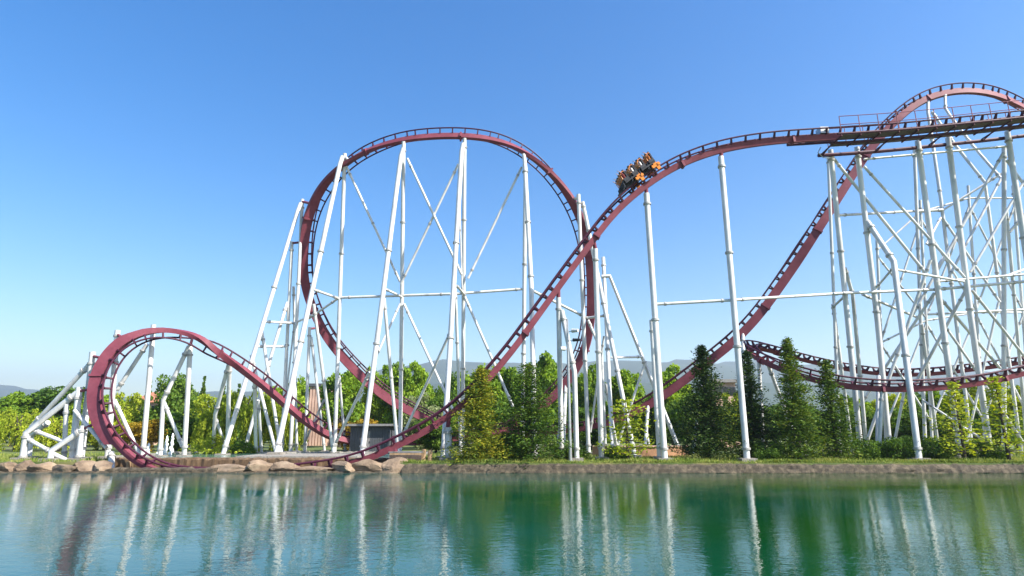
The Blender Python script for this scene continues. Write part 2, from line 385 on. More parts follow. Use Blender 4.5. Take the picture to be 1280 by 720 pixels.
# ------------------------------------------------------------------ coaster track
SPW, GAP, GAUGE, RR = .54, .40, .56, .072
TRACKS = {}
def smooth_path(a, n):
    for _ in range(n):
        b = a.copy(); b[1:-1] = .25 * a[:-2] + .5 * a[1:-1] + .25 * a[2:]; a = b
    return a
def catmull(P, U, D, per=24):
    P, U, D = map(np.array, (P, U, D)); out = []
    Pp = np.vstack([2 * P[0] - P[1], P, 2 * P[-1] - P[-2]])
    for i in range(len(P) - 1):
        p0, p1, p2, p3 = Pp[i:i + 4]
        for k in range(per):
            t = k / per
            q = .5 * (2 * p1 + (p2 - p0) * t + (2 * p0 - 5 * p1 + 4 * p2 - p3) * t * t + (3 * p1 - p0 - 3 * p2 + p3) * t ** 3)
            s = t * t * (3 - 2 * t)
            out.append(np.concatenate([q, U[i] * (1 - s) + U[i + 1] * s, [D[i] * (1 - s) + D[i + 1] * s]]))
    out.append(np.concatenate([P[-1], U[-1], [D[-1]]]))
    out = np.array(out); d = np.r_[0, np.cumsum(np.linalg.norm(np.diff(out[:, :3], axis=0), axis=1))]
    n = max(8, int(d[-1] / .4)); s = np.linspace(0, d[-1], n)
    res = np.stack([np.interp(s, d, out[:, c]) for c in range(7)], 1)
    res[:, :3] = smooth_path(res[:, :3], 22); res[:, 3:6] = smooth_path(res[:, 3:6], 30)
    return res, d[-1]
TIE = None
def tie_mesh():
    global TIE
    if TIE: return TIE
    h = GAP; pr = [(-.34, -.04), (.34, -.04), (GAUGE + .03, h - .02), (GAUGE - .14, h), (.16, .13), (-.16, .13), (-GAUGE + .14, h), (-GAUGE - .03, h - .02)]
    mb = MB(); t = .055; n = len(pr)
    vs = [(x, -t, y) for x, y in pr] + [(x, t, y) for x, y in pr]
    mb.add(vs, [tuple(range(n)), tuple(range(2 * n - 1, n - 1, -1))] + [((i + 1) % n, i, i + n, (i + 1) % n + n) for i in range(n)])
    TIE = mb.mesh('tie', M['darkred']); return TIE
def make_track(key, label, pts, ref='spine', dk=1.0, tie_step=1.15, taper=.6):
    """pts: (point, up, depth of the box spine)"""
    P, U, D = [], [], []
    for p, u, d in pts:
        d *= dk; p = Vector(p); u = Vector(u).normalized()
        P.append(tuple(p)); U.append(tuple(u)); D.append(d)
    res, length = catmull(P, U, D)
    T = np.gradient(res[:, :3], axis=0); T /= np.linalg.norm(T, axis=1)[:, None]
    up = res[:, 3:6] - T * np.sum(res[:, 3:6] * T, 1)[:, None]; up /= np.linalg.norm(up, axis=1)[:, None]
    side = np.cross(T, up); d = res[:, 6]
    S = res[:, :3] if ref == 'spine' else res[:, :3] - up * (d / 2 + GAP)[:, None]
    R = S + up * (d / 2 + GAP)[:, None]
    TRACKS[key] = dict(S=S, R=R, T=T, up=up, side=side, d=d, pix=np.array([PX(p) for p in S]))
    root = thing('coaster_track', label, 'coaster track', tuple(S[np.argmin(S[:, 2])]), 'burgundy coaster track sections'); o0 = root.location
    # spine: four strips so that the edges stay crisp
    mb = MB(); c = []
    for sx, sz in ((-1, 1), (1, 1), (taper, -1), (-taper, -1)):
        c.append(S + side * (sx * SPW / 2) + up * (sz * d / 2)[:, None])
    n = len(S)
    for a in range(4):
        b = (a + 1) % 4; v = []
        for i in range(n): v += [c[a][i], c[b][i]]
        mb.add(v, [(2 * i, 2 * i + 1, 2 * i + 3, 2 * i + 2) for i in range(n - 1)])
    for i in (0, n - 1): mb.add([c[k][i] for k in range(4)], [(0, 1, 2, 3)])
    me = mb.mesh('spine', M['red'], o0); me.polygons.foreach_set('use_smooth', [True] * len(me.polygons)); sp = link_mesh('spine', me, root)
    # flange plates where the box sections are bolted together
    for i in range(12, n - 6, 24):
        q = MB(); rot = Matrix((side[i], T[i], up[i])).transposed()
        q.box(S[i], (SPW / 2 + .07, .09, d[i] / 2 + .07), rot); q.build('flange_plate', M['red'], sp)
    for sgn in (-1, 1):
        q = MB(); q.tube(R + side * (sgn * GAUGE), RR, 8); q.build('rail', M['darkred'], root, smooth=True)
    dist = np.r_[0, np.cumsum(np.linalg.norm(np.diff(S, axis=0), axis=1))]; s = .5
    while s < dist[-1] - .3:
        i = int(np.searchsorted(dist, s)); i = min(i, n - 1)
        o = link_mesh('tie', tie_mesh(), root)
        mtx = Matrix((side[i], T[i], up[i])).transposed().to_4x4(); mtx.translation = Vector(S[i] + up[i] * d[i] / 2) - o0
        o.matrix_local = mtx; s += tie_step
    return root
Z = (0, 0, 1)
dropdef = [(W(300, -.35, 44.4), .6)] + [(A(*q), .62) for q in ((400, 588, 44.5), (440, 581, 44.6), (472, 569, 44.8), (503, 554, 44.9), (537, 537, 45), (582, 504, 45), (613, 471, 45), (638, 442, 45), (660, 412, 45), (699, 358, 45), (738, 305, 45), (757, 280, 45), (776, 258, 45), (805, 234, 45), (845, 208, 45), (899, 188, 45), (957, 178, 45), (1000, 174.5, 45.1), (1040, 172, 45.2), (1120, 166.5, 45.4), (1200, 158.5, 45.6), (1280, 150, 45.8), (1360, 140, 46.1), (1460, 128, 46.5))]
make_track('drop', 'burgundy track of the front drop carrying the train from the lift down to the rocks', [(p, Z, d) for p, d in dropdef], dk=.74, taper=.4)
loop = [(W(300, .45, 44.4), Z, .6), (A(217, 585, 44.2), (.15, 0, 1), .6), (A(192, 578, 44.2), (.35, 0, .94), .6), (A(167, 561, 44.2), (.6, 0, .8), .65), (A(153, 547, 44.2), (.75, 0, .66), .7), (A(149, 541, 44.2), (.8, 0, .6), 1.4),
        (A(135, 517, 44.5), (.97, 0, .2), 1.5), (A(131, 492, 44.8), (1, 0, 0), 1.5), (A(136, 464, 45.2), (.95, .02, -.3), 1.45), (A(156, 434, 45.8), (.72, .05, -.68), 1.3), (A(175, 424, 46.2), (.4, .1, -.9), .9), (A(200, 419, 46.8), (.15, .2, -.95), .7),
        (A(225, 422, 47.6), (.05, .25, -.97), .55), (A(250, 429, 48.6), (0, .7, -.6), .5), (A(270, 437, 49.4), (-.05, 1, .1), .5), (A(290, 448, 50.3), (-.1, .85, .5), .55), (A(320, 467, 52), (-.1, .75, .65), .75), (A(350, 491, 54), (0, .7, .7), .8), (A(380, 516, 56.5), (0, .6, .8), .9), (A(410, 536, 59), (0, .5, .85), .9), (A(440, 545, 60.5), (0, .3, .95), .8), (A(520, 546, 62), Z, .7), (A(590, 538, 62.2), Z, .7), (A(630, 529, 62), (0, .1, 1), .8)]
make_track('loop', 'small burgundy loop at the left rising from the trench beside the lake', loop, 'rail', dk=.60, taper=.9)
hs_ = [((722, 537, 66), Z, .8), ((670, 543, 66.5), Z, .8), ((620, 544, 66.5), Z, .8), ((580, 539, 66), (.1, .1, 1), .8), ((548, 530, 65.5), (.3, .2, .9), .85), ((520, 518, 65), (.4, .3, .85), 1.3), ((493, 504, 64.5), (.5, .3, .8), 1.4), ((462, 481, 63.8), (.6, .35, .7), 1.4), ((436, 455, 63), (.75, .35, .55), 1.4), ((413, 429, 62), (.85, .35, .4), 1.4), ((400, 407, 61.3), (.9, .3, .3), 1.4), ((389, 382, 60.5), (.93, .3, .2), 1.4), ((380, 352, 59.5), (.95, .3, .1), 1.4), ((379, 320, 58.5), (.92, .4, .05), 1.4), ((383, 278, 57.3), (.85, .5, .1), 1.4), ((396, 243, 56.3), (.7, .65, .2), 1.3), ((421, 211, 55), (.5, .75, .35), 1.1), ((458, 189, 54), (.25, .7, .6), .9), ((505, 175, 53.2), (.05, .5, .86), .8), ((542, 171, 53), (0, .45, .9), .8), ((580, 170.5, 53), (0, .45, .9), .8), ((605, 173, 53.1), (-.05, .5, .86), .8), ((640, 182, 53.5), (-.2, .7, .65), .85), ((677, 204, 54.2), (-.4, .8, .45), .95), ((700, 228, 55), (-.55, .75, .3), 1.1), ((717, 252, 55.8), (-.7, .65, .2), 1.2), ((731, 286, 57), (-.85, .5, .1), 1.25), ((737, 319, 57.8), (-.9, .4, .05), 1.25), ((739, 358, 58.6), (-.95, .3, .05), 1.25), ((739, 395, 59.3), (-.92, .3, .2), 1.25), ((735, 427, 60), (-.85, .3, .35), 1.25), ((724, 455, 60.5), (-.75, .3, .55), 1.25), ((710, 477, 61), (-.6, .3, .7), 1.25), ((692, 497, 61.3), (-.5, .25, .8), 1.2), ((665, 520, 61.7), (-.3, .2, .9), 1.0), ((630, 540, 62), (0, .1, 1), .8)]
make_track('horseshoe', 'tall round burgundy horseshoe of track at the centre with dark left flank', [(A(*p), u, d) for p, u, d in hs_], dk=.64, taper=.55)
hill = [((722, 537, 66), Z, .8), ((767, 527, 65), Z, 1.0), ((797, 513, 64.5), Z, 1.3), ((820, 501, 64), Z, 1.4), ((860, 472, 63), Z, 1.4), ((909, 434, 62), Z, 1.4), ((930, 415, 61.5), Z, 1.4), ((953, 389, 61), Z, 1.4), ((973, 361, 60.5), Z, 1.4), ((992, 334, 60), Z, 1.4), ((1020, 291, 59), Z, 1.35), ((1048, 247, 58.5), Z, 1.3), ((1075, 205, 58), (0, .05, 1), 1.25), ((1098, 174, 57.5), (0, .1, 1), 1.15), ((1124, 147, 57), (0, .15, 1), 1.05), ((1141, 133, 57), (0, .2, 1), 1.0), ((1162, 121.5, 57), (0, .22, 1), .95), ((1182, 116, 57), (0, .25, 1), .9), ((1210, 113.5, 57), (0, .28, 1), .9), ((1237, 117, 57.5), (.05, .35, 1), .95), ((1255, 123, 58), (.1, .4, 1), 1), ((1280, 135, 59), (.2, .5, 1), 1.1), ((1310, 155, 60), (.2, .6, .9), 1.1), ((1345, 190, 62), (.1, .7, .7), 1.1), ((1375, 235, 64), (0, .8, .5), 1.1), ((1390, 290, 66), (-.2, .8, .4), 1.1), ((1388, 350, 68), (-.4, .7, .4), 1.0), ((1370, 410, 70), (-.4, .5, .7), .9)]
make_track('hill', 'burgundy track climbing steeply behind the lift into a high arch at the right', [(A(*p), u, d) for p, u, d in hill], dk=.64, taper=.6)
hel = [((1440, 425, 48), Z, .6), ((1360, 448, 47.2), Z, .62), ((1280, 467, 46.5), (0, .1, 1), .62), ((1240, 477, 46.3), (0, .1, 1), .62), ((1190, 484, 46.2), (0, .12, 1), .62), ((1140, 487, 46.2), (0, .15, 1), .62), ((1100, 487, 46.3), (0, .15, 1), .62), ((1053, 483, 46.8), (.05, .2, 1), .62), ((1011, 474, 47.6), (.15, .2, 1), .62), ((967, 459, 49.4), (.3, .15, 1), .62), ((945, 448, 51.2), (.4, .05, 1), .62), ((933, 439, 53.4), (.45, -.1, 1), .62), ((938, 434, 55.6), (.3, -.3, 1), .62), ((956, 437, 57), (.15, -.35, 1), .62), ((978, 443, 58), (.05, -.35, 1), .62), ((1011, 452, 59), (0, -.3, 1), .62), ((1053, 461, 60), (0, -.25, 1), .62), ((1087, 466, 60.5), (0, -.2, 1), .62), ((1120, 469, 60.7), (0, -.15, 1), .62), ((1173, 467, 60.5), (0, -.1, 1), .62), ((1240, 459, 60), Z, .62), ((1300, 450, 59.5), Z, .62), ((1400, 432, 59), Z, .62)]
make_track('helix', 'low flat burgundy turn of track passing through the lift supports at the right', [(A(*p), u, d) for p, u, d in hel], dk=.6, taper=.4)

# ------------------------------------------------------------------ supports
def T(key, px, py, toward=0.0):
    t = TRACKS[key]; i = int(np.argmin(np.sum((t['pix'] - np.array([px, py])) ** 2, 1)))
    return Vector(t['S'][i]) - Vector(t['up'][i]) * (t['d'][i] / 2 * toward)
def TD(key, px, py, dy=0.0):
    return A(px, py, T(key, px, py).y + dy)
FL = None
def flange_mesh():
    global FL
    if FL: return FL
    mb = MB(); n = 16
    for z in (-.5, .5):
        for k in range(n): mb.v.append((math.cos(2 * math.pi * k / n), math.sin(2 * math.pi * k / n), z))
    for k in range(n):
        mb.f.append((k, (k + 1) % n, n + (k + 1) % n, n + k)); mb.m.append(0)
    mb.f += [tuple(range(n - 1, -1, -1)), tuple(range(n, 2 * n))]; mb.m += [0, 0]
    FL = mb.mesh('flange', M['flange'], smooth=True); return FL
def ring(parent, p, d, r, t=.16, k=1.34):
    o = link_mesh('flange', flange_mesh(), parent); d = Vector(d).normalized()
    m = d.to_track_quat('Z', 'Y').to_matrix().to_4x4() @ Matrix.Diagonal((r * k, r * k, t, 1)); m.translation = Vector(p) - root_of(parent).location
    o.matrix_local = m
def pole(root, name, pts, r, m='white', flanges=True, step=8.5):
    r *= .53; pts = [Vector(p) for p in pts]; mb = MB(); mb.tube(pts, r, 14 if r > .25 else 10); o = mb.build(name, M[m], root, smooth=True)
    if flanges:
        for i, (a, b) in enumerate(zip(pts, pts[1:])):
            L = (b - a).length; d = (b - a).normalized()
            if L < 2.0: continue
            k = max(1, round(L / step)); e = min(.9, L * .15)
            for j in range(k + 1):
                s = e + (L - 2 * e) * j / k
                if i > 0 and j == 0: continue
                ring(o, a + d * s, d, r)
    return o
def footing(root, p, r):
    mb = MB(); mb.box((p.x, p.y, p.z + .10), (r * 1.25, r * 1.25, .14)); mb.build('base_plate', M['slab'], root)
def frame(name, label, group, members, cat='support'):
    base = None
    for nm, pts, r, *rest in members:
        for p in pts:
            if base is None or p.z < base.z: base = Vector(p)
    root = thing(name, label, cat, tuple(base), group)
    for nm, pts, r, *rest in members:
        m = rest[0] if rest else 'white'
        pole(root, nm, pts, r, m, flanges=(m == 'white'))
        if nm in ('column', 'leg') :
            for p in (pts[0], pts[-1]):
                if abs(p.z - GZ) < .3: footing(root, p, r)
    return root
GL, GB, GD, GR = 'bent white supports of the small loop', 'white frames under the tall horseshoe', 'columns under the front drop', 'braced white lift supports'
B = .40
# --- small loop
frame('coaster_support', 'leftmost white bent support frame with two feet beside the boulders', GL, [
    ('leg', [G(28, 45.6), A(33, 541, 45.6), A(99, 489, 45.3)], .42), ('column', [A(99, 484, 45.3), G(90, 45.4)], .42), ('leg', [G(36, 48), A(39, 545, 48), A(60, 528, 46.8)], .34),
    ('strut', [A(83, 505, 45.4), G(80, 46.2)], .3), ('brace', [A(40, 537, 45.8), A(92, 557, 45.6)], .26), ('brace', [A(35, 549, 45.6), A(64, 565, 45.2)], .26), ('bracket', [A(99, 489, 45.3), T('loop', 118, 482)], .2, 'red')])
frame('coaster_support', 'tall white raking support with long sloping strut left of the small loop', GL, [
    ('column', [A(116, 440, 46.2), G(101, 46.4)], .42), ('leg', [A(114, 453, 46.3), A(39, 534, 47.6)], .34), ('bracket', [A(116, 445, 46.2), T('loop', 130, 444)], .2, 'red')])
frame('coaster_support', 'low white bent support whose foot stands nearest the lake at the small loop', GL, [
    ('leg', [G(63, 44.6), A(65, 563, 44.6), A(104, 537, 44.7)], .42), ('column', [A(104, 532, 44.7), G(98, 44.8)], .4), ('brace', [A(93, 513, 44.9), A(133, 560, 44.4)], .26), ('brace', [A(64, 566, 44.6), G(86, 44.9)], .28), ('bracket', [A(104, 536, 44.7), T('loop', 118, 528)], .2, 'red')])
frame('coaster_support', 'white column with sloped head behind the upper left of the small loop', GL, [
    ('column', [A(147, 413, 47), A(143, 460, 47), G(134, 47.2)], .38), ('bracket', [A(147, 418, 47), T('loop', 158, 420)], .2, 'red'), ('strut', [A(139, 566, 45.6), W(140, -.4, 44.3)], .4)])
frame('coaster_support', 'white pair of legs standing in the pool under the top of the small loop', GL, [
    ('column', [A(192, 406, 48), A(190, 430, 48), G(178, 48.4)], .36), ('leg', [A(184, 430, 48), A(146, 488, 48.6)], .3), ('brace', [A(143, 500, 48.4), G(174, 48.6, 1.3)], .28), ('bracket', [A(192, 411, 48), T('loop', 200, 415)], .18, 'red')])
frame('coaster_support', 'white bent pair of legs in the pool right of the fountain jets', GL, [
    ('column', [A(238, 430, 49), G(230, 50.5)], .36), ('leg', [A(236, 433, 49), A(204, 500, 50), G(200, 50.2)], .33), ('brace', [A(205, 503, 50), G(228, 50.8, 1.8)], .27), ('bracket', [A(238, 432, 49), T('loop', 240, 424)], .2, 'red')])
frame('coaster_support', 'slim white bent support behind the juniper bush', GL, [
    ('column', [A(287, 452, 51.4), G(284, 56.5)], .33), ('leg', [A(286, 455, 51.4), A(269, 518, 55), G(266, 56.6)], .32), ('brace', [A(269, 522, 55.2), G(280, 56.6, 2.0)], .25), ('bracket', [A(287, 453, 51.4), T('loop', 288, 446)], .2, 'red')])
frame('coaster_support', 'short pair of white legs behind the exit of the small loop', GL, [
    ('column', [T('loop', 322, 470), G(320, 57.5)], .3), ('leg', [A(323, 500, 55), G(327, 58)], .26)])
# --- horseshoe
frame('coaster_support', 'left braced white tower holding the outer flank of the horseshoe', GB, [
    ('leg', [A(376, 254, 57.2), A(372, 264, 57), G(278, 53.6)], .38), ('column', [A(378, 249, 57.4), G(363, 60)], .34), ('column', [A(365, 302, 58.2), G(352, 60.5)], .32),
    ('leg', [A(359, 378, 58.8), A(332, 468, 56.5), G(304, 57.2)], .30), ('leg', [A(327, 413, 55.8), G(352, 56.2)], .28), ('leg', [A(314, 444, 55), G(346, 55.2)], .28), ('column', [A(367, 358, 59.2), G(371, 62)], .26),
    ('beam', [A(331, 402, 55.6), A(368, 404, 59)], .22), ('beam', [A(321, 433, 55.2), A(357, 433, 59.2)], .22), ('beam', [A(368, 404, 59), A(390, 394, 57)], .2), ('brace', [A(357, 500, 60), A(368, 404, 59)], .17),
    ('bracket', [A(378, 252, 57.4), T('horseshoe', 388, 252)], .25, 'red'), ('bracket', [A(365, 304, 58.2), T('horseshoe', 379, 304)], .22, 'red')])
frame('coaster_support', 'white frame with thick front leg under the upper left of the horseshoe', GB, [
    ('leg', [A(428, 196, 54.4), A(425, 205, 54.2), G(345, 50, 1.15)], .42), ('column', [A(431, 192, 54.8), G(418, 59)], .36), ('brace', [A(433, 208, 55), A(500, 352, 56.2)], .22),
    ('beam', [A(392, 362, 52), A(423, 373, 56.8)], .22), ('beam', [A(421, 374, 56.8), A(386, 398, 58.6)], .22), ('beam', [A(426, 372, 56.8), A(563, 367.5, 55)], .24), ('leg', [A(392, 380, 52.5), G(417, 57)], .28),
    ('brace', [A(442, 508, 56.5), A(421, 551, 58)], .24), ('leg', [A(424, 470, 58), G(432, 62)], .24), ('bracket', [A(431, 196, 54.8), T('horseshoe', 438, 201)], .3)])
frame('coaster_support', 'short white post and prop holding the low left leg of the horseshoe', GB, [
    ('column', [A(387, 409, 60.4), G(381, 60.6)], .30), ('leg', [A(389, 421, 60.4), G(406, 62.5)], .26), ('brace', [A(405, 500, 59.5), A(382, 551, 60.5)], .22, 'steel'), ('bracket', [A(387, 411, 60.4), T('horseshoe', 400, 408)], .22, 'red')])
frame('coaster_support', 'white frame left of centre under the crown of the horseshoe', GB, [
    ('leg', [A(504, 186, 52.7), A(501, 196, 52.5), G(452, 51)], .42), ('column', [T('horseshoe', 506, 175, 1), G(500, 58)], .36), ('brace', [A(509, 198, 53), A(577, 343, 54.5)], .22), ('brace', [A(501, 355, 55), A(573, 205, 53)], .22),
    ('beam', [A(481, 361, 52), A(502, 371, 55.4)], .2), ('leg', [A(480, 373, 52), G(498, 55.5)], .28), ('brace', [A(500, 380, 55.4), A(468, 450, 53.4)], .2), ('brace', [A(462, 465, 52), A(420, 553, 58)], .24), ('brace', [A(505, 380, 55.5), A(566, 512, 55)], .23), ('brace', [A(566, 408, 52.5), A(503, 546, 57)], .23)])
frame('coaster_support', 'white frame right of centre under the crown, front leg shaded blue', GB, [
    ('leg', [A(579, 180, 52.6), A(577, 190, 52.4), G(554, 47.6)], .42), ('column', [T('horseshoe', 581, 171, 1), G(578, 58)], .36), ('beam', [A(571, 357, 51), A(581, 369, 55)], .2), ('leg', [A(569, 360, 51), A(572, 440, 53), G(576, 55)], .26),
    ('beam', [A(566, 367.5, 55), A(657, 361, 55.6)], .24), ('brace', [A(652, 209, 54), A(585, 348, 54.8)], .22), ('brace', [A(581, 371, 55), A(641, 508, 55.5)], .24), ('brace', [A(573, 205, 52.8), A(578, 372, 55)], .14)])
frame('coaster_support', 'white pair of columns right of the crown ending behind the right cypress', GB, [
    ('column', [T('horseshoe', 656, 191, 0), A(657, 210, 53.6), G(653, 58)], .36), ('column', [A(656, 205, 53.4), A(664, 357, 51.5), G(669, 48.2)], .40), ('brace', [A(667, 364, 52), A(733, 397, 57)], .24)])
frame('coaster_support', 'right braced white tower holding the outer right flank of the horseshoe', GB, [
    ('column', [A(723, 243, 55.2), G(736, 57)], .36), ('leg', [A(728, 252, 55.6), A(737, 294, 56.2), G(794, 51)], .36), ('column', [A(754, 322, 56.6), G(766, 52)], .34), ('leg', [A(752, 346, 56), A(762, 345, 56), G(852, 56)], .36),
    ('beam', [A(729, 398, 56.6), A(760, 394, 54)], .22), ('beam', [A(764, 447, 54), A(803, 446, 55.6)], .2), ('brace', [A(805, 457, 55.5), G(768, 56.5)], .22), ('leg', [A(735, 400, 57), A(752, 440, 57), G(757, 57.5)], .26), ('brace', [A(755, 420, 55), A(738, 540, 57)], .2, 'white'), ('brace', [A(757, 480, 54), G(773, 56)], .24),
    ('bracket', [A(723, 247, 55.2), T('horseshoe', 714, 248)], .26, 'white')])
# --- front drop
def dropcol(label, px, py, pts, r=.44, extra=()):
    top = T('drop', px, py, 1.0); low = Vector((pts[0].x, pts[0].y, pts[0].z))
    frame('coaster_support', label, GD, [('bracket', [T('drop', px, py), low], .3, 'red'), ('column', pts, r)] + list(extra))
dropcol('short white drop column with a red head in front of the tall frame leg', 560, 522, [A(560, 534, 45.2), G(561, 45.3)], .5)
dropcol('stub support under the track just above the cracked boulder', 494, 559, [A(494, 566, 44.9), G(494, 45.1, .2)], .4)
dropcol('white drop column with forked lower leg beside the lamp post', 698, 360, [A(698, 372, 45.1), G(702, 46.5)], .36, [('leg', [A(702, 388, 45.2), A(718, 465, 45), G(721, 44.8)], .36)])
dropcol('white drop column crossing in front of the right flank of the horseshoe', 742, 300, [A(744, 311, 45.2), G(752, 46.6)], .38)
dropcol('tall white column standing directly below the train', 808, 233, [A(808, 242, 45.1), G(831, 44.8)], .44, [('column', [A(814, 400, 47), G(824, 47.6)], .3), ('beam', [A(817, 380.5, 45.0), A(917, 375, 45.0)], .22)])
dropcol('tall white column beside the dark spruce at the top of the drop', 900, 188, [A(901, 196, 45.1), G(934, 44.4)], .44, [('beam', [A(916, 375, 45.0), A(1056, 366.5, 48.6)], .22)])
# --- lift tower
YL = 47.6
def LB(px): # lower beam of the lift
    return A(px, 187 - (px - 1043) * (25.0 / 237), YL)
frame('lift_support', 'white lift tower bay at the left end of the catwalk', GR, [
    ('column', [A(1035, 192, 52), G(1050, 55)], .26), ('column', [LB(1038), G(1077, 50)], .40), ('leg', [A(1056, 335, 48.9), A(1066, 369, 50.5), G(1084, 54)], .30), ('leg', [A(1041, 380, 53.5), G(1066, 58)], .28),
    ('brace', [A(1041, 197, 47.8), A(1160, 345, 48.6)], .24), ('beam', [A(1048, 269, 48.2), A(1178, 262, 55)], .22), ('beam', [A(1042, 367, 48), A(1166, 362, 49)], .22), ('brace', [A(1040, 385, 54), A(1058, 368, 49)], .2), ('brace', [A(1078, 368, 49), A(1145, 396, 54)], .22)])
frame('lift_support', 'white lift tower bay with an elbowed prop reaching the lake bank', GR, [
    ('column', [LB(1071), A(1097, 403, 48.8), G(1113, 49.6)], .40), ('leg', [A(1084, 277, 48), A(1117, 327, 46.6), G(1149, 44.7)], .42), ('brace', [A(1080, 208, 47.8), A(1206, 347, 48.6)], .22), ('beam', [A(1080, 199, 47.7), A(1258, 183, 47.7)], .18), ('brace', [A(1118, 333, 46.6), A(1095, 360, 48.6)], .18), ('beam', [A(1120, 337, 46.8), A(1205, 352, 48.6)], .18), ('brace', [A(1163, 325, 48.3), G(1080, 52, 1.5)], .24), ('leg', [A(1098, 470, 48.9), G(1097, 47)], .30)])
frame('lift_support', 'white lift tower bay behind the two airy larches', GR, [
    ('column', [A(1143, 184, 52), G(1157, 55)], .28), ('column', [LB(1147), G(1201, 50)], .42), ('brace', [A(1254, 191, 48), A(1140, 395, 50)], .22), ('brace', [A(1168, 366, 49), A(1075, 507, 54)], .22), ('beam', [A(1167, 362, 49), A(1280, 352, 49), A(1330, 348, 49)], .24), ('brace', [A(1130, 490, 54), G(1115, 55)], .22), ('leg', [A(1152, 405, 53), G(1174, 57)], .26), ('brace', [A(1173, 370, 49.4), A(1250, 460, 53)], .24), ('brace', [A(1153, 500, 53.6), A(1232, 552, 50)], .18)])
frame('lift_support', 'white lift tower bay third from the left end of the catwalk', GR, [
    ('column', [LB(1185), A(1214, 400, 49), G(1239, 50)], .42), ('brace', [A(1290, 210, 48), A(1213, 340, 48.6)], .2), ('brace', [A(1207, 363, 49), A(1140, 487, 53)], .24), ('brace', [A(1215, 363, 49), A(1292, 460, 52)], .22), ('beam', [A(1170, 352, 48.6), A(1280, 343, 48.6), A(1330, 339, 48.6)], .18), ('brace', [A(1232, 483, 51), G(1290, 54)], .26), ('brace', [A(1178, 403, 54), A(1222, 466, 55)], .22)])
frame('lift_support', 'white columns of the arch crossing behind the catwalk', GR, [
    ('column', [T('hill', 1160, 121), A(1160, 140, 56.6), A(1166, 180, 56), A(1176, 249, 56), G(1216, 58)], .30), ('column', [T('hill', 1180, 116), A(1182, 136, 56.4), A(1187, 144, 56), A(1216, 182, 55), A(1253, 225, 53)], .26), ('leg', [A(1165, 140, 56.4), A(1193, 180, 55.4), A(1231, 228, 55), G(1277, 58)], .28),
    ('beam', [A(1150, 264, 56), A(1178, 263, 56), A(1252, 217, 54)], .22), ('brace', [A(1176, 272, 56), A(1158, 305, 54)], .2), ('brace', [A(1178, 272, 56), A(1250, 378, 56)], .22), ('brace', [A(1197, 294, 56), A(1166, 342, 54)], .2), ('brace', [A(1252, 222, 53), A(1184, 350, 53)], .22), ('beam', [A(1160, 393, 56), A(1280, 387, 56)], .2), ('brace', [A(1248, 378, 56), G(1205, 58)], .2)])
frame('lift_support', 'white lift tower bay at the right edge of the photo', GR, [
    ('column', [A(1255, 185, 50), G(1255, 53)], .34), ('column', [LB(1259), G(1322, 50)], .42), ('column', [LB(1330), G(1400, 50)], .42), ('brace', [A(1258, 200, 48), A(1330, 300, 48.6)], .22), ('brace', [A(1330, 210, 48), A(1262, 290, 50)], .24), ('leg', [A(1258, 262, 52), G(1285, 58)], .26), ('beam', [A(1252, 347, 51), A(1285, 335, 55)], .2)])
frame('coaster_support', 'white prop carrying the far side of the low turn', GR, [('column', [T('helix', 1100, 487), G(1098, 46.4)], .28)])
frame('coaster_support', 'white raking legs under the left bend of the low turn behind the spruces', GR, [('column', [T('helix', 950, 450), G(955, 51.6)], .3), ('leg', [T('helix', 958, 454), G(1003, 52.5)], .3), ('leg', [T('hill', 930, 416), G(931, 58)], .34), ('bracket', [T('hill', 880, 455), G(866, 62)], .3)])
frame('coaster_support', 'short white prop under the rise of the rear track beside the terracotta wall', GR, [('column', [T('hill', 808, 507), G(806, 62)], .32), ('leg', [A(807, 530, 63), G(813, 62.6)], .2)])
frame('coaster_support', 'short white prop with red cap under the dip behind the lamp post', GR, [('column', [T('horseshoe', 708, 480), G(704, 60)], .34), ('leg', [A(706, 500, 60.6), G(694, 60.5)], .22)])

def rear_lattice():
    cs = [(G(1108, 58), A(1096, 300, 56)), (G(1166, 58), A(1150, 250, 56)), (G(1232, 58), A(1210, 232, 56)), (G(1292, 58), A(1266, 232, 56))]
    lerp = lambda c, t: c[0].lerp(c[1], t)
    mem = [('column', [a, b], .24) for a, b in cs]
    for i in range(3):
        a, b = cs[i], cs[i + 1]
        for t0, t1 in ((.12, .5), (.52, .92)):
            mem.append(('brace', [lerp(a, t0), lerp(b, t1)], .18)); mem.append(('brace', [lerp(b, t0), lerp(a, t1)], .18))
        mem.append(('beam', [lerp(a, .51), lerp(b, .51)], .17)); mem.append(('beam', [lerp(a, .95), lerp(b, .95)], .17))
    frame('lift_support', 'rear lattice of thin white crossed braces far behind the lift', GR, mem)
rear_lattice()
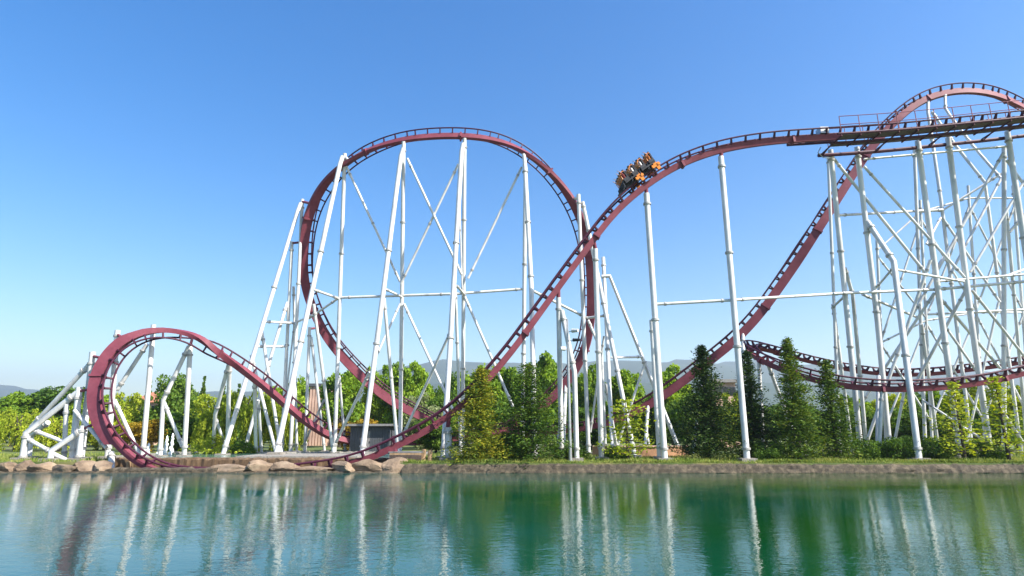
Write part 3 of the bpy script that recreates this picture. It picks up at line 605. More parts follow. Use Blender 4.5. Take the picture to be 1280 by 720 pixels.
# ------------------------------------------------------------------ catwalk beside the lift
def build_catwalk():
    t = TRACKS['drop']; idx = [i for i in range(len(t['S'])) if t['pix'][i][0] > 1040]
    S = t['S'][idx]; x0 = S[0][0]; x1 = S[-1][0]
    def at_x(x):
        return Vector((x, np.interp(x, S[:, 0], S[:, 1]), np.interp(x, S[:, 0], S[:, 2])))
    root = thing('catwalk', 'dark maintenance catwalk with thin red handrails along the lift top', 'catwalk', tuple(S[0]))
    step = 1.62; n = int((x1 - x0) / step)
    ya, yb = -1.05, 1.05
    for k in range(n):
        a, b = at_x(x0 + k * step + .02), at_x(x0 + (k + 1) * step - .02)
        for (y0, y1) in ((ya, -.28), (.28, yb)):
            mb = MB(); z = -.28; th = .06
            v = [(a.x, a.y + y0, a.z + z), (b.x, b.y + y0, b.z + z), (b.x, b.y + y1, b.z + z), (a.x, a.y + y1, a.z + z)]
            mb.add(v + [(q[0], q[1], q[2] - th) for q in v], [(0, 1, 2, 3), (7, 6, 5, 4), (0, 4, 5, 1), (1, 5, 6, 2), (2, 6, 7, 3), (3, 7, 4, 0)])
            mb.build('deck_panel', M['rust'], root)
        # joist and knee braces under the deck
        mb = MB(); m = at_x(x0 + k * step)
        mb.tube([m + Vector((0, ya, -.40)), m + Vector((0, yb if k % 3 else 2.2, -.42))], .06, 6); mb.build('joist', M['darkred'], root)
        lb = m + Vector((0, 2.2, -.62))
        if k % 3 == 0:
            mb = MB(); mb.tube([m + Vector((0, yb - .1, -.40)), lb], .05, 6); mb.build('knee_brace', M['darkred'], root)
        for (y, nm) in ((ya, 'M'), (yb, 'M')):
            mb = MB(); mb.tube([m + Vector((0, y, -.45)), m + Vector((0, y, 1.35))], .035, 6); mb.build('railing_post', M['red'], root)
    for y in (ya, yb):
        for h in (1.35, .6):
            if h < 1 and y > 0: continue
            mb = MB(); mb.tube([at_x(x0 + k * step) + Vector((0, y, h)) for k in range(n + 1)], .03, 6); mb.build('handrail', M['red'], root)
    for y, z, r in ((ya, -.22, .09), (2.2, -.55, .17), (.2, -.42, .12)):
        mb = MB(); mb.tube([at_x(x0 - .3 + k * step) + Vector((0, y, z)) for k in range(n + 1)], r, 8); mb.build('side_beam', M['darkred'], root, smooth=True)
    # chain trough and motor box on the run-in
    mb = MB(); p = at_x(x0 + .2); mb.box(A(1028, 165, 45.2), (.35, .4, .28)); mb.build('motor_box', M['steel'], root)
    q = MB(); a = A(984, 181, 45.9); b = A(1046, 177, 46.3); q.tube([a, b], .13, 6); q.build('chain_trough', M['darkred'], root)
    q = MB(); c0 = A(1026, 184, 45.9); q.tube([c0, c0 + Vector((-.3, 0, -.5)), c0 + Vector((.1, 0, -.95)), c0 + Vector((.7, 0, -1.0))], .04, 5); q.build('cable', M['steel'], root)
build_catwalk()

# ------------------------------------------------------------------ train and riders
def person_mesh(shirt, arms_up):
    P = [(0, 0, .12), (0, .03, .34), (0, .04, .54), (0, .02, .66), (0, -.01, .76), (0, -.02, .90)]
    E = [(0, 1), (1, 2), (2, 3), (3, 4), (4, 5)]; R = [(.16, .13), (.15, .11), (.17, .12), (.06, .06), (.085, .095), (.075, .085)]
    def add(p, par, r): P.append(p); R.append((r, r)); E.append((par, len(P) - 1)); return len(P) - 1
    hands = []
    for s in (-1, 1):
        k = add((s * .11, -.06, .11), 0, .095); k = add((s * .14, -.42, .15), k, .07); k = add((s * .14, -.50, -.27), k, .048); add((s * .14, -.64, -.31), k, .038)
        k = add((s * .19, .03, .57), 2, .062)
        if arms_up: e, h = (s * .30, -.04, .80), (s * .27, -.12, 1.04)
        else: e, h = (s * .27, -.06, .36), (s * .15, -.27, .46)
        k = add(e, k, .046); k = add(h, k, .032); hands.append((Vector(e), Vector(h)))
    me = bpy.data.meshes.new('tmp'); me.from_pydata(P, E, []); ob = bpy.data.objects.new('tmp', me); COL.objects.link(ob)
    sk = ob.modifiers.new('s', 'SKIN'); sk.use_smooth_shade = True
    for i, r in enumerate(R): me.skin_vertices[0].data[i].radius = r
    me.skin_vertices[0].data[0].use_root = True
    sb = ob.modifiers.new('b', 'SUBSURF'); sb.levels = 1; sb.render_levels = 1
    dg = bpy.context.evaluated_depsgraph_get(); ev = ob.evaluated_get(dg).to_mesh()
    mb = MB(); mb.v = [tuple(v.co) for v in ev.vertices]
    for p in ev.polygons:
        c = p.center; d = Vector(c)
        m = 1
        if d.z > .66 and abs(d.x) < .13: m = 0
        if min((d - h).length for e, h in hands) < .26 and abs(d.x) > .1: m = 0
        if d.z < .16 or (d.y < -.12 and d.z < .26): m = 2
        mb.f.append(tuple(p.vertices)); mb.m.append(m)
    ob.evaluated_get(dg).to_mesh_clear(); bpy.data.objects.remove(ob)
    mb.mi = 0
    for e, h in hands:                                   # palm ends in five unequal bent fingers
        d = (h - e).normalized(); sd = d.cross(Vector((0, 1, 0))).normalized()
        for j, (o, ln) in enumerate(((-.024, .065), (-.008, .078), (.008, .074), (.024, .056))):
            b = h + sd * o + d * .02; mb.tube([b, b + d * ln * .6, b + d * ln * .9 + Vector((0, -.03, -.01))], [.010, .009, .007], 5)
        mb.tube([h - sd * .03, h - sd * .06 + d * .02, h - sd * .065 + d * .045], [.011, .010, .008], 5)
    mb.tube([(0, -.10, .84), (0, -.135, .80), (0, -.10, .79)], [.008, .016, .006], 5)      # nose
    mb.mi = 3
    for s in (-1, 1): mb.box((s * .035, -.103, .845), (.012, .006, .007))                  # eyes
    return mb.mesh('person', [M['skin'], shirt, M['cloth_dark'], M['hair']], smooth=True)
def hair_mesh():
    mb = MB(); n = 10
    for j in range(4):
        a = j / 3 * 1.7
        for k in range(n):
            w = 2 * math.pi * k / n; rr = .098 * math.sin(a) + .012
            mb.v.append((rr * math.cos(w), .005 + rr * 1.08 * math.sin(w), .86 + .10 * math.cos(a) - (.05 * max(0, math.sin(w)) if j == 3 else 0)))
    for j in range(3):
        for k in range(n): mb.f.append((j * n + k, j * n + (k + 1) % n, (j + 1) * n + (k + 1) % n, (j + 1) * n + k)); mb.m.append(0)
    mb.f.append(tuple(range(n))); mb.m.append(0)
    return mb.mesh('hair', M['hair'], smooth=True)
def build_train():
    t = TRACKS['drop']; cx = 807.0
    i0 = int(np.argmin(abs(t['pix'][:, 0] - cx) + 1e6 * (t['pix'][:, 1] > 300)))
    root = thing('coaster_train', 'short orange and black coaster train cresting the front drop', 'coaster train', tuple(t['R'][i0])); o0 = Vector(root.location)
    dist = np.r_[0, np.cumsum(np.linalg.norm(np.diff(t['S'], axis=0), axis=1))]
    def fr(s):
        d = dist[i0] + s; g = lambda a: Vector([np.interp(d, dist, a[:, c]) for c in range(3)])
        Tn, U = g(t['T']).normalized(), g(t['up']).normalized(); sd = Tn.cross(U)
        m = Matrix((sd, Tn, U)).transposed().to_4x4(); m.translation = g(t['R']); return m
    def put(name, mb, mt, mtx, parent=root, smooth=False):
        o = link_mesh(name, mb.mesh(name, mt, smooth=smooth), parent); m = mtx.copy(); m.translation = m.translation - o0; o.matrix_local = m; return o
    seat = MB()
    seat.box((0, 0, .02), (.23, .24, .06)); seat.box((0, .24, .38), (.19, .045, .40), Matrix.Rotation(-.14, 3, 'X')); seat.box((0, .29, .86), (.11, .04, .10), Matrix.Rotation(-.14, 3, 'X'))
    for s in (-1, 1): seat.box((s * .24, .0, .14), (.03, .24, .12))
    har = MB()
    for s in (-1, 1): har.tube([(s * .13, .30, .80), (s * .15, .10, .86), (s * .15, -.16, .66), (s * .13, -.22, .30)], .032, 8)
    har.tube([(-.15, -.2, .32), (.15, -.2, .32)], .032, 8)
    sm, hm = seat.mesh('seat', M['dark'], smooth=True), har.mesh('harness', M['orange'], smooth=True)
    shirts = ['cloth_orange', 'cloth_white', 'cloth_red', 'cloth_yellow']; sname = {'cloth_orange': 'orange', 'cloth_white': 'white', 'cloth_red': 'dark red', 'cloth_yellow': 'yellow'}
    pm = {(s, u): person_mesh(M[s], u) for s in shirts for u in (False, True)}; hm2 = hair_mesh()
    rows = [-1.23, -.41, .41, 1.23]; rname = ['front row', 'second row', 'third row', 'back row']
    sname2 = ['on the lake side', 'second from the lake side', 'third from the lake side', 'on the far side']
    for c in (-.82, .82):
        m = fr(c); ch = MB(); ch.box((0, 0, .26), (.42, .74, .10)); ch.box((0, 0, .42), (.98, .68, .06)); put('chassis', ch, M['dark'], m)
        for yy in (.55,):
            for s in (-1, 1):
                b = MB(); b.box((s * .80, yy, .16), (.10, .34, .13)); b.tube([(s * .90, yy - .26, .12), (s * .95, yy - .26, .12)], .12, 12); b.tube([(s * .90, yy + .26, .12), (s * .95, yy + .26, .12)], .12, 12); b.box((s * .8, yy, .36), (.14, .16, .14)); b.box((s * .8, yy + .1, -.12), (.08, .14, .16)); bo = put('wheel_bogie', b, M['orange'], m)
                for w in (-.24, .24):
                    q = MB(); q.tube([(s * .55, yy + w, .22), (s * .72, yy + w, .22)], .13, 12); q.tube([(s * .74, yy + w, -.02), (s * .86, yy + w, -.02)], .11, 12)
                    o = link_mesh('wheel', q.mesh('wheel', M['dark'], smooth=True), bo)
        q = MB(); q.tube([(0, .7, .26), (0, 1.0, .26)], .06, 8); put('coupling', q, M['steel'], m)
    m = fr(-1.4)
    bp = MB(); bp.box((0, -.45, .22), (.30, .35, .06)); put('bumper', bp, M['dark'], m)
    for r, y in enumerate(rows):
        fm = fr(y)
        for k in range(4):
            x = (-.78, -.27, .27, .78)[k]
            if fm.col[0][1] > 0: x = -x if False else x
            loc = fm @ Matrix.Translation((x, 0, .50))
            o = link_mesh('seat', sm, root); mm = loc.copy(); mm.translation -= o0; o.matrix_local = mm
            link_mesh('harness', hm, o)
            wy = (fm @ Vector((x, 0, 0))).y
            order = sorted(range(4), key=lambda q: (fm @ Vector(((-.78, -.27, .27, .78)[q], 0, 0))).y).index(k)
            sh = shirts[(r * 3 + k * 2 + r // 2) % 4]; up = (r * 5 + k * 3) % 4 in (0, 1)
            p = link_mesh('person', pm[(sh, up)]); p.matrix_world = loc @ Matrix.Translation((0, 0, .0))
            tag(p, 'rider in %s shirt %s of the %s, %s' % (sname[sh], sname2[order], rname[r], 'arms up' if up else 'hands down'), 'person', 'riders on the coaster train')
            link_mesh('hair', hm2, p)
build_train()

# ------------------------------------------------------------------ small things on the bank
def lamp_post():
    p = G(713, 44.0); root = thing('lamp_post', 'slim grey post with small floodlights between the drop columns', 'lamp post', tuple(p)); top = A(709, 399, 44.0)
    mb = MB(); mb.tube([p, Vector((p.x, p.y, p.z + 5)), Vector((p.x, p.y, top.z))], [.13, .11, .07], 10); mb.build('pole', M['steel'], root, smooth=True)
    mb = MB(); mb.box(p + Vector((0, 0, .05)), (.2, .2, .05)); mb.build('base_plate', M['steel'], root)
    x = p.x; z = top.z
    for (dx, dz, sz, m) in ((.55, -.95, .16, 'white'), (.65, -1.65, .13, 'dark'), (-.45, -2.3, .17, 'white')):
        a = MB(); a.tube([(x, p.y, z + dz), (x + dx, p.y - .1, z + dz)], .035, 6); ao = a.build('arm', M['steel'], root)
        h = MB(); h.tube([(x + dx * .6, p.y - .15, z + dz + .05), (x + dx * 1.35, p.y - .45, z + dz + .02)], [sz, sz * .75], 10); h.build('floodlight', M[m], ao, smooth=True)
lamp_post()
def hut():
    c = G(462, 60); root = thing('hut', 'small grey flat-roofed hut behind the tall frame legs', 'hut', tuple(c)); x0, x1 = G(437, 60).x, G(487, 60).x
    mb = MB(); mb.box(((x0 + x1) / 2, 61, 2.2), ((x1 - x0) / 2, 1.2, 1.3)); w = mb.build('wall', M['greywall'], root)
    n = 16
    for k in range(n):
        xx = x0 + (x1 - x0) * (k + .5) / n
        if 5 <= k <= 7: continue
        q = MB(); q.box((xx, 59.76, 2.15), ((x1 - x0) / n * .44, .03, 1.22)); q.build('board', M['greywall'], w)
    q = MB(); q.box((x0 + (x1 - x0) * .41, 59.77, 2.0), (.40, .035, 1.05)); d = q.build('door', M['roofgrey'], root); q = MB(); q.tube([(x0 + 1.95, 59.7, 1.9), (x0 + 1.95, 59.7, 2.1)], .025, 6); q.build('handle', M['dark'], d)
    mb = MB(); mb.box(((x0 + x1) / 2, 60.8, 3.58), ((x1 - x0) / 2 + .35, 1.7, .10), Matrix.Rotation(-.03, 3, 'X')); mb.build('roof', M['roofgrey'], root)
hut()
def crate():
    p = G(503, 44.9); root = thing('timber_box', 'low dark timber box right of the cracked boulder', 'box', tuple(p))
    for k in range(4):
        mb = MB(); mb.box((p.x + .3, p.y - .5 + .0, p.z + .08 + k * .15), (1.15, .05, .065)); mb.build('plank', M['rust'] if k < 3 else M['wood'], root)
        mb = MB(); mb.box((p.x + 1.48, p.y + .05, p.z + .08 + k * .15), (.05, .55, .065)); mb.build('plank', M['wood'], root)
    mb = MB(); mb.box((p.x + .3, p.y + .1, p.z + .66), (1.25, .65, .03)); mb.build('lid', M['roofgrey'], root)
crate()
for k, (px, h, lab) in enumerate(((529, .85, 'short wooden post beside the timber box'), (537, .8, 'second wooden post right of the timber box'), (157, 1.5, 'wooden post standing in the trench under the small loop'))):
    p = G(px, 44.8) if px > 200 else W(px, -.6, 44.9); rng = random.Random(k); mb = MB(); mb.tube([p + Vector((0, 0, -.1)), p + Vector((.01, 0, h * .5)), p + Vector((.03, 0, h))], [.17, .16, .155], 9)
    o = mb.build('wooden_post', M['wood'], origin=tuple(p)); tag(o, lab, 'post', 'wooden posts')
def planter():
    p = G(805, 52.5); root = thing('terracotta_wall', 'low curved terracotta planter wall behind the column below the train', 'wall', tuple(p)); x0, x1 = G(742, 53).x, G(864, 53).x
    mb = MB(); n = 24
    for i in range(n + 1):
        x = x0 + (x1 - x0) * i / n; b = 1.3 * (1 - ((i / n) * 2 - 1) ** 2)
        for (dy, z) in ((0, .6), (0, 1.72), (.4, 1.72), (.4, .6)): mb.v.append((x, 53.4 - b + dy, z))
    for i in range(n):
        for j in range(4): a = i * 4 + j; c = i * 4 + (j + 1) % 4; mb.f.append((a, c, c + 4, a + 4)); mb.m.append(0)
    mb.f += [(0, 1, 2, 3), (n * 4 + 3, n * 4 + 2, n * 4 + 1, n * 4)]; mb.m += [0, 0]; mb.build('wall', M['terra'], root)
    for i in range(n):
        xa, xb = x0 + (x1 - x0) * i / n, x0 + (x1 - x0) * (i + 1) / n; b = 1.3 * (1 - (((i + .5) / n) * 2 - 1) ** 2)
        q = MB(); q.box(((xa + xb) / 2, 53.4 - b + .2, 1.78), ((xb - xa) / 2 - .015, .30, .055)); q.build('coping_stone', M['stucco'], root)
planter()
rngj = np.random.default_rng(2)
for k, (px, h, lab) in enumerate(((184, .9, 'leftmost low fountain jet in the pool'), (198, 1.0, 'second fountain jet from the left in the pool'), (206, 1.5, 'tall thin fountain jet in the middle'), (213, 1.7, 'rightmost tall fountain jet in the pool'))):
    p = W(px, 1.05, 51.5); mb = MB()
    for j in range(150):
        t = rngj.random() ** .7; s = .05 + .16 * (1 - t) * rngj.random(); a = rngj.uniform(0, 6.28); r = rngj.random() * (.05 + .16 * (1 - t))
        q = p + Vector((r * math.cos(a), r * math.sin(a), t * h)); e = .03 + .05 * rngj.random()
        mb.add([q + Vector(d) * e for d in ((1, 0, 0), (-1, 0, 0), (0, 1, 0), (0, -1, 0), (0, 0, 2), (0, 0, -2))], [(0, 2, 4), (2, 1, 4), (1, 3, 4), (3, 0, 4), (2, 0, 5), (1, 2, 5), (3, 1, 5), (0, 3, 5)])
    mb.tube([p, p + Vector((0, 0, h * .6)), p + Vector((0, 0, h))], [.09, .06, .02], 7)
    tag(mb.build('fountain_jet', M['foam'], origin=tuple(p)), lab, 'fountain', 'fountain jets')
def house(px0, px1, Y, ztop, label, wallm, roofm, ribs=0, gable=True):
    x0, x1 = G(px0, Y).x, G(px1, Y).x; root = thing('house', label, 'building', ((x0 + x1) / 2, Y, GZ)); dp = 7
    mb = MB(); mb.box(((x0 + x1) / 2, Y + dp / 2, (GZ + ztop) / 2), ((x1 - x0) / 2, dp / 2, (ztop - GZ) / 2)); w = mb.build('wall', wallm, root)
    if ribs:
        for k in range(ribs):
            q = MB(); q.box((x0 + (x1 - x0) * (k + .5) / ribs, Y - .06, (GZ + ztop) / 2), ((x1 - x0) / ribs * .36, .09, (ztop - GZ) / 2 - .05)); q.build('board', wallm, w)
    else:
        for k in range(3):
            for zz in (ztop - 1.2, ztop - 3.8):
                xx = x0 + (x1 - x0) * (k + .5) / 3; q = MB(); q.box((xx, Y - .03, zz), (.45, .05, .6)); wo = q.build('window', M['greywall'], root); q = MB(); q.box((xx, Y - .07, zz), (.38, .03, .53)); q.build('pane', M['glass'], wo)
    mb = MB()
    if gable:
        e = .5; r = 1.9; mb.add([(x0 - e, Y - e, ztop), (x1 + e, Y - e, ztop), (x1 + e, Y + dp + e, ztop), (x0 - e, Y + dp + e, ztop), (x0 - e + 1, Y + dp / 2, ztop + r), (x1 + e - 1, Y + dp / 2, ztop + r)], [(0, 1, 5, 4), (2, 3, 4, 5), (1, 2, 5), (3, 0, 4), (3, 2, 1, 0)])
    else: mb.box(((x0 + x1) / 2, Y + dp / 2, ztop + .2), ((x1 - x0) / 2 + .4, dp / 2 + .4, .22))
    mb.build('roof', roofm, root)
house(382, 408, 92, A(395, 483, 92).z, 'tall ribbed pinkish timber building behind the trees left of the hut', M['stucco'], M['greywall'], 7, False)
house(160, 192, 100, A(175, 503, 100).z, 'pink walled house showing between trees inside the small loop', M['stucco'], M['roofred'])
house(560, 590, 96, A(575, 520, 96).z, 'pale house half hidden behind the frame right of centre', M['roofgrey'], M['roofred'])
house(900, 926, 84, A(910, 478, 84).z, 'cream walled house behind the gap between the spruces', M['stucco'], M['roofgrey'], 0, False)
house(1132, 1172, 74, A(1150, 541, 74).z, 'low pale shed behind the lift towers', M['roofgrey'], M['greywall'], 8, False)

# ------------------------------------------------------------------ vegetation
def leafmesh(name, C, S, D, m, asp=.5, seed=0, flat=None):
    rng = np.random.default_rng(seed); C = np.asarray(C, float); n = len(C); S = np.asarray(S, float)[:, None]
    D = np.asarray(D, float); D = D / (np.linalg.norm(D, axis=1)[:, None] + 1e-9)
    r = rng.normal(size=(n, 3))
    if flat is not None: r = r * (1 - flat) + np.cross(D, np.array([0, 0, 1.0])) * flat * 2
    b = np.cross(D, r) if flat is None else r - D * np.sum(r * D, 1)[:, None]
    b /= np.linalg.norm(b, axis=1)[:, None] + 1e-9
    V = np.empty((n, 4, 3)); V[:, 0] = C - D * S; V[:, 1] = C + b * S * asp; V[:, 2] = C + D * S; V[:, 3] = C - b * S * asp
    me = bpy.data.meshes.new(name); me.vertices.add(4 * n); me.vertices.foreach_set('co', V.reshape(-1))
    me.loops.add(4 * n); me.loops.foreach_set('vertex_index', np.arange(4 * n, dtype=np.int32)); me.polygons.add(n)
    me.polygons.foreach_set('loop_start', np.arange(0, 4 * n, 4, dtype=np.int32)); me.update(calc_edges=True); me.materials.append(m); return me
def limb_mesh(segs):
    mb = MB()
    for pts, rad in segs: mb.tube(pts, rad, 6)
    return mb.mesh('trunk', M['bark'], smooth=True)
def spruce(seed, h, r, m, dens=1.0, top=.03, airy=False):
    rng = np.random.default_rng(seed); C, S, D = [], [], []; segs = [([(0, 0, -.2), (.03, 0, h * .5), (0, 0, h)], [.05 + h * .016, .03 + h * .009, .015])]
    z = h * (.05 if not airy else .12); dz = .26 if not airy else .5; lean = rng.uniform(0, 6.28)
    while z < h * .985:
        t = z / h; nb = int(rng.integers(7, 11)) if not airy else int(rng.integers(5, 8)); ph = rng.uniform(0, 6.28)
        for k in range(nb):
            a = ph + 6.28 * k / nb + rng.normal(0, .2)
            L = r * ((1 - t) ** .95 + top) * rng.uniform(.5, 1.25) * (1 + .13 * math.cos(a - lean + t * 5)) * min(1, .72 + t * 3)
            dr = rng.uniform(-.25, .12) if not airy else rng.uniform(-.05, .2); dv = np.array([math.cos(a), math.sin(a), dr])
            if airy or rng.random() < .25: segs.append(([(0, 0, z), tuple(dv * L * .9 + np.array([0, 0, z]))], [.03, .008]))
            n = max(3, int((L / .2) * dens))
            for s in np.linspace(.18 if not airy else .3, 1, n):
                q = np.array([0, 0, z]) + dv * L * s + np.array([0, 0, .12 * L * s * s * (1 if t > .3 else .4)])
                for _ in range(5 if not airy else 4):
                    e = rng.normal(0, 1, 3) * np.array([.13, .13, .07]) * (1 + .5 * L); C.append(q + e)
                    ang = a + rng.choice([-1, 1]) * rng.uniform(.2, 1.2); D.append([math.cos(ang), math.sin(ang), rng.normal(.1, .35)]); S.append(rng.uniform(.07, .16) if not airy else rng.uniform(.09, .19))
        z += dz * rng.uniform(.75, 1.25) * (1 - .35 * t)
    return limb_mesh(segs), leafmesh('crown', C, S, D, m, .42 if airy else .34, seed)
def broad(seed, h, r, m, n=6500, leaf=.26, base=.25, lobes=26, elong=1.0, cone=0.0):
    """crown of many separate leaf clumps on forked limbs; h, r in metres"""
    rng = np.random.default_rng(seed); C, S, D, segs = [], [], [], []
    zc = h * (base + (1 - base) / 2); hz = h * (1 - base) / 2
    segs.append(([(0, 0, -.2), (rng.normal(0, .1), rng.normal(0, .1), h * base), (rng.normal(0, .2), rng.normal(0, .2), h * .72)], [.09 + h * .018, .05 + h * .014, .04]))
    cl = []
    for k in range(lobes):
        d = rng.normal(size=3); d /= np.linalg.norm(d); rad = rng.uniform(.35, .92) ** .7
        tz = d[2] * rad; w = (1 - cone * (tz + 1) / 2)
        c = np.array([d[0] * r * rad * w, d[1] * r * rad * w, zc + tz * hz]); rr = r * rng.uniform(.26, .46) * (1 - .3 * max(0, tz)) * (1 - .45 * cone * (tz + 1) / 2); cl.append((c, rr))
        if k % 2 == 0:
            z0 = h * rng.uniform(base * .8, .55); segs.append(([(0, 0, z0), tuple((np.array([0, 0, z0]) + c) / 2 + np.array([0, 0, .1 * h * .3])), tuple(c)], [.05 + .006 * h, .04, .015]))
    tot = sum(q[1] ** 2 for q in cl)
    for c, rr in cl:
        k = int(n * rr * rr / tot); d = rng.normal(size=(k, 3)); d /= np.linalg.norm(d, axis=1)[:, None]
        rad = rr * rng.uniform(.25, 1.08, k) ** .5; p = c + d * rad[:, None] * np.array([1, 1, .8 * elong]) + rng.normal(0, .07 * rr, (k, 3))
        C.append(p); S.append(rng.uniform(.6, 1.25, k) * leaf); D.append(d * .3 + rng.normal(size=(k, 3)) * .8)
    return limb_mesh(segs), leafmesh('crown', np.vstack(C), np.concatenate(S), np.vstack(D), m, .6, seed)
def willow(seed, h, r, m, n=7500):
    rng = np.random.default_rng(seed); C, S, D = [], [], []; segs = [([(0, 0, -.2), (.1, 0, h * .35), (.2, .1, h * .8)], [.3, .22, .06])]
    for k in range(120):
        a = rng.uniform(0, 6.28); q = rng.uniform(.2, 1) ** .6; x, y = r * q * math.cos(a) * .95, r * q * math.sin(a) * .95
        z0 = h * (1 - .42 * q * q) * rng.uniform(.86, 1.02); L = h * rng.uniform(.3, .75) * (.5 + .5 * q)
        if k % 12 == 0: segs.append(([(.1, 0, h * .4), (x * .5, y * .5, z0 * .95), (x, y, z0)], [.12, .07, .02]))
        m_ = n // 120; t = rng.random(m_); p = np.stack([x * (1 + .06 * t) + rng.normal(0, .16, m_), y * (1 + .06 * t) + rng.normal(0, .16, m_), np.maximum(.15, z0 - L * t + rng.normal(0, .1, m_))], 1)
        C.append(p); S.append(rng.uniform(.16, .34, m_)); D.append(np.stack([rng.normal(0, .3, m_), rng.normal(0, .3, m_), -np.ones(m_)], 1))
    return limb_mesh(segs), leafmesh('crown', np.vstack(C), np.concatenate(S), np.vstack(D), m, .32, seed)
def plant(name, label, cat, group, meshes, p, scale=(1, 1, 1), rot=0.0):
    root = thing(name, label, cat, tuple(p), group); root.rotation_euler = (0, 0, rot); root.scale = scale
    link_mesh('trunk', meshes[0], root); link_mesh('crown', meshes[1], root); return root
# conifers on the bank in front
FG = 'conifers on the far bank'
def hz(px, py, Y): return A(px, py, Y).z - GZ
plant('cypress_tree', 'golden green bushy conifer in front of the falling track', 'conifer', FG, spruce(31, hz(596, 460, 44.3), 2.1, M['spruce_y'], 1.35, .16), G(600, 44.3))
plant('cypress_tree', 'dark green bushy conifer right of the golden one', 'conifer', FG, spruce(32, hz(663, 453, 44.6), 2.4, M['spruce_m'], 1.35, .18), G(662, 44.6), rot=1)
plant('spruce_tree', 'widest dark spruce left of the tall white column', 'spruce', FG, spruce(33, hz(883, 430, 46.4), 2.75, M['spruce'], 1.6), G(887, 46.4))
plant('spruce_tree', 'dark spruce just behind the tall white column', 'spruce', FG, spruce(34, hz(938, 436, 47), 2.25, M['spruce'], 1.5), G(945, 47.2))
plant('spruce_tree', 'tallest spruce with golden tinted lower branches right of the white column', 'spruce', FG, spruce(35, hz(988, 420, 44.8), 2.2, M['spruce_m'], 1.5), G(1000, 45.0))
plant('spruce_tree', 'smaller green spruce nearest the lift tower', 'spruce', FG, spruce(36, hz(1036, 448, 45.4), 2.0, M['spruce_m'], 1.3), G(1047, 45.6))
plant('larch_sapling', 'young airy larch left of the two in front of the lift', 'sapling', FG, spruce(37, hz(1190, 478, 44.4), 2.2, M['leaf_lime'], .62, .05, True), G(1207, 44.5))
plant('larch_sapling', 'young airy larch at the right edge in front of the lift', 'sapling', FG, spruce(38, hz(1245, 470, 44.2), 2.3, M['leaf_lime'], .62, .05, True), G(1262, 44.4))
plant('maple_sapling', 'small sapling with layered yellow green leaves beside the column below the train', 'sapling', FG, spruce(39, hz(784, 498, 44.6), 1.9, M['leaf_lime'], .8, .25, True), G(785, 44.6))
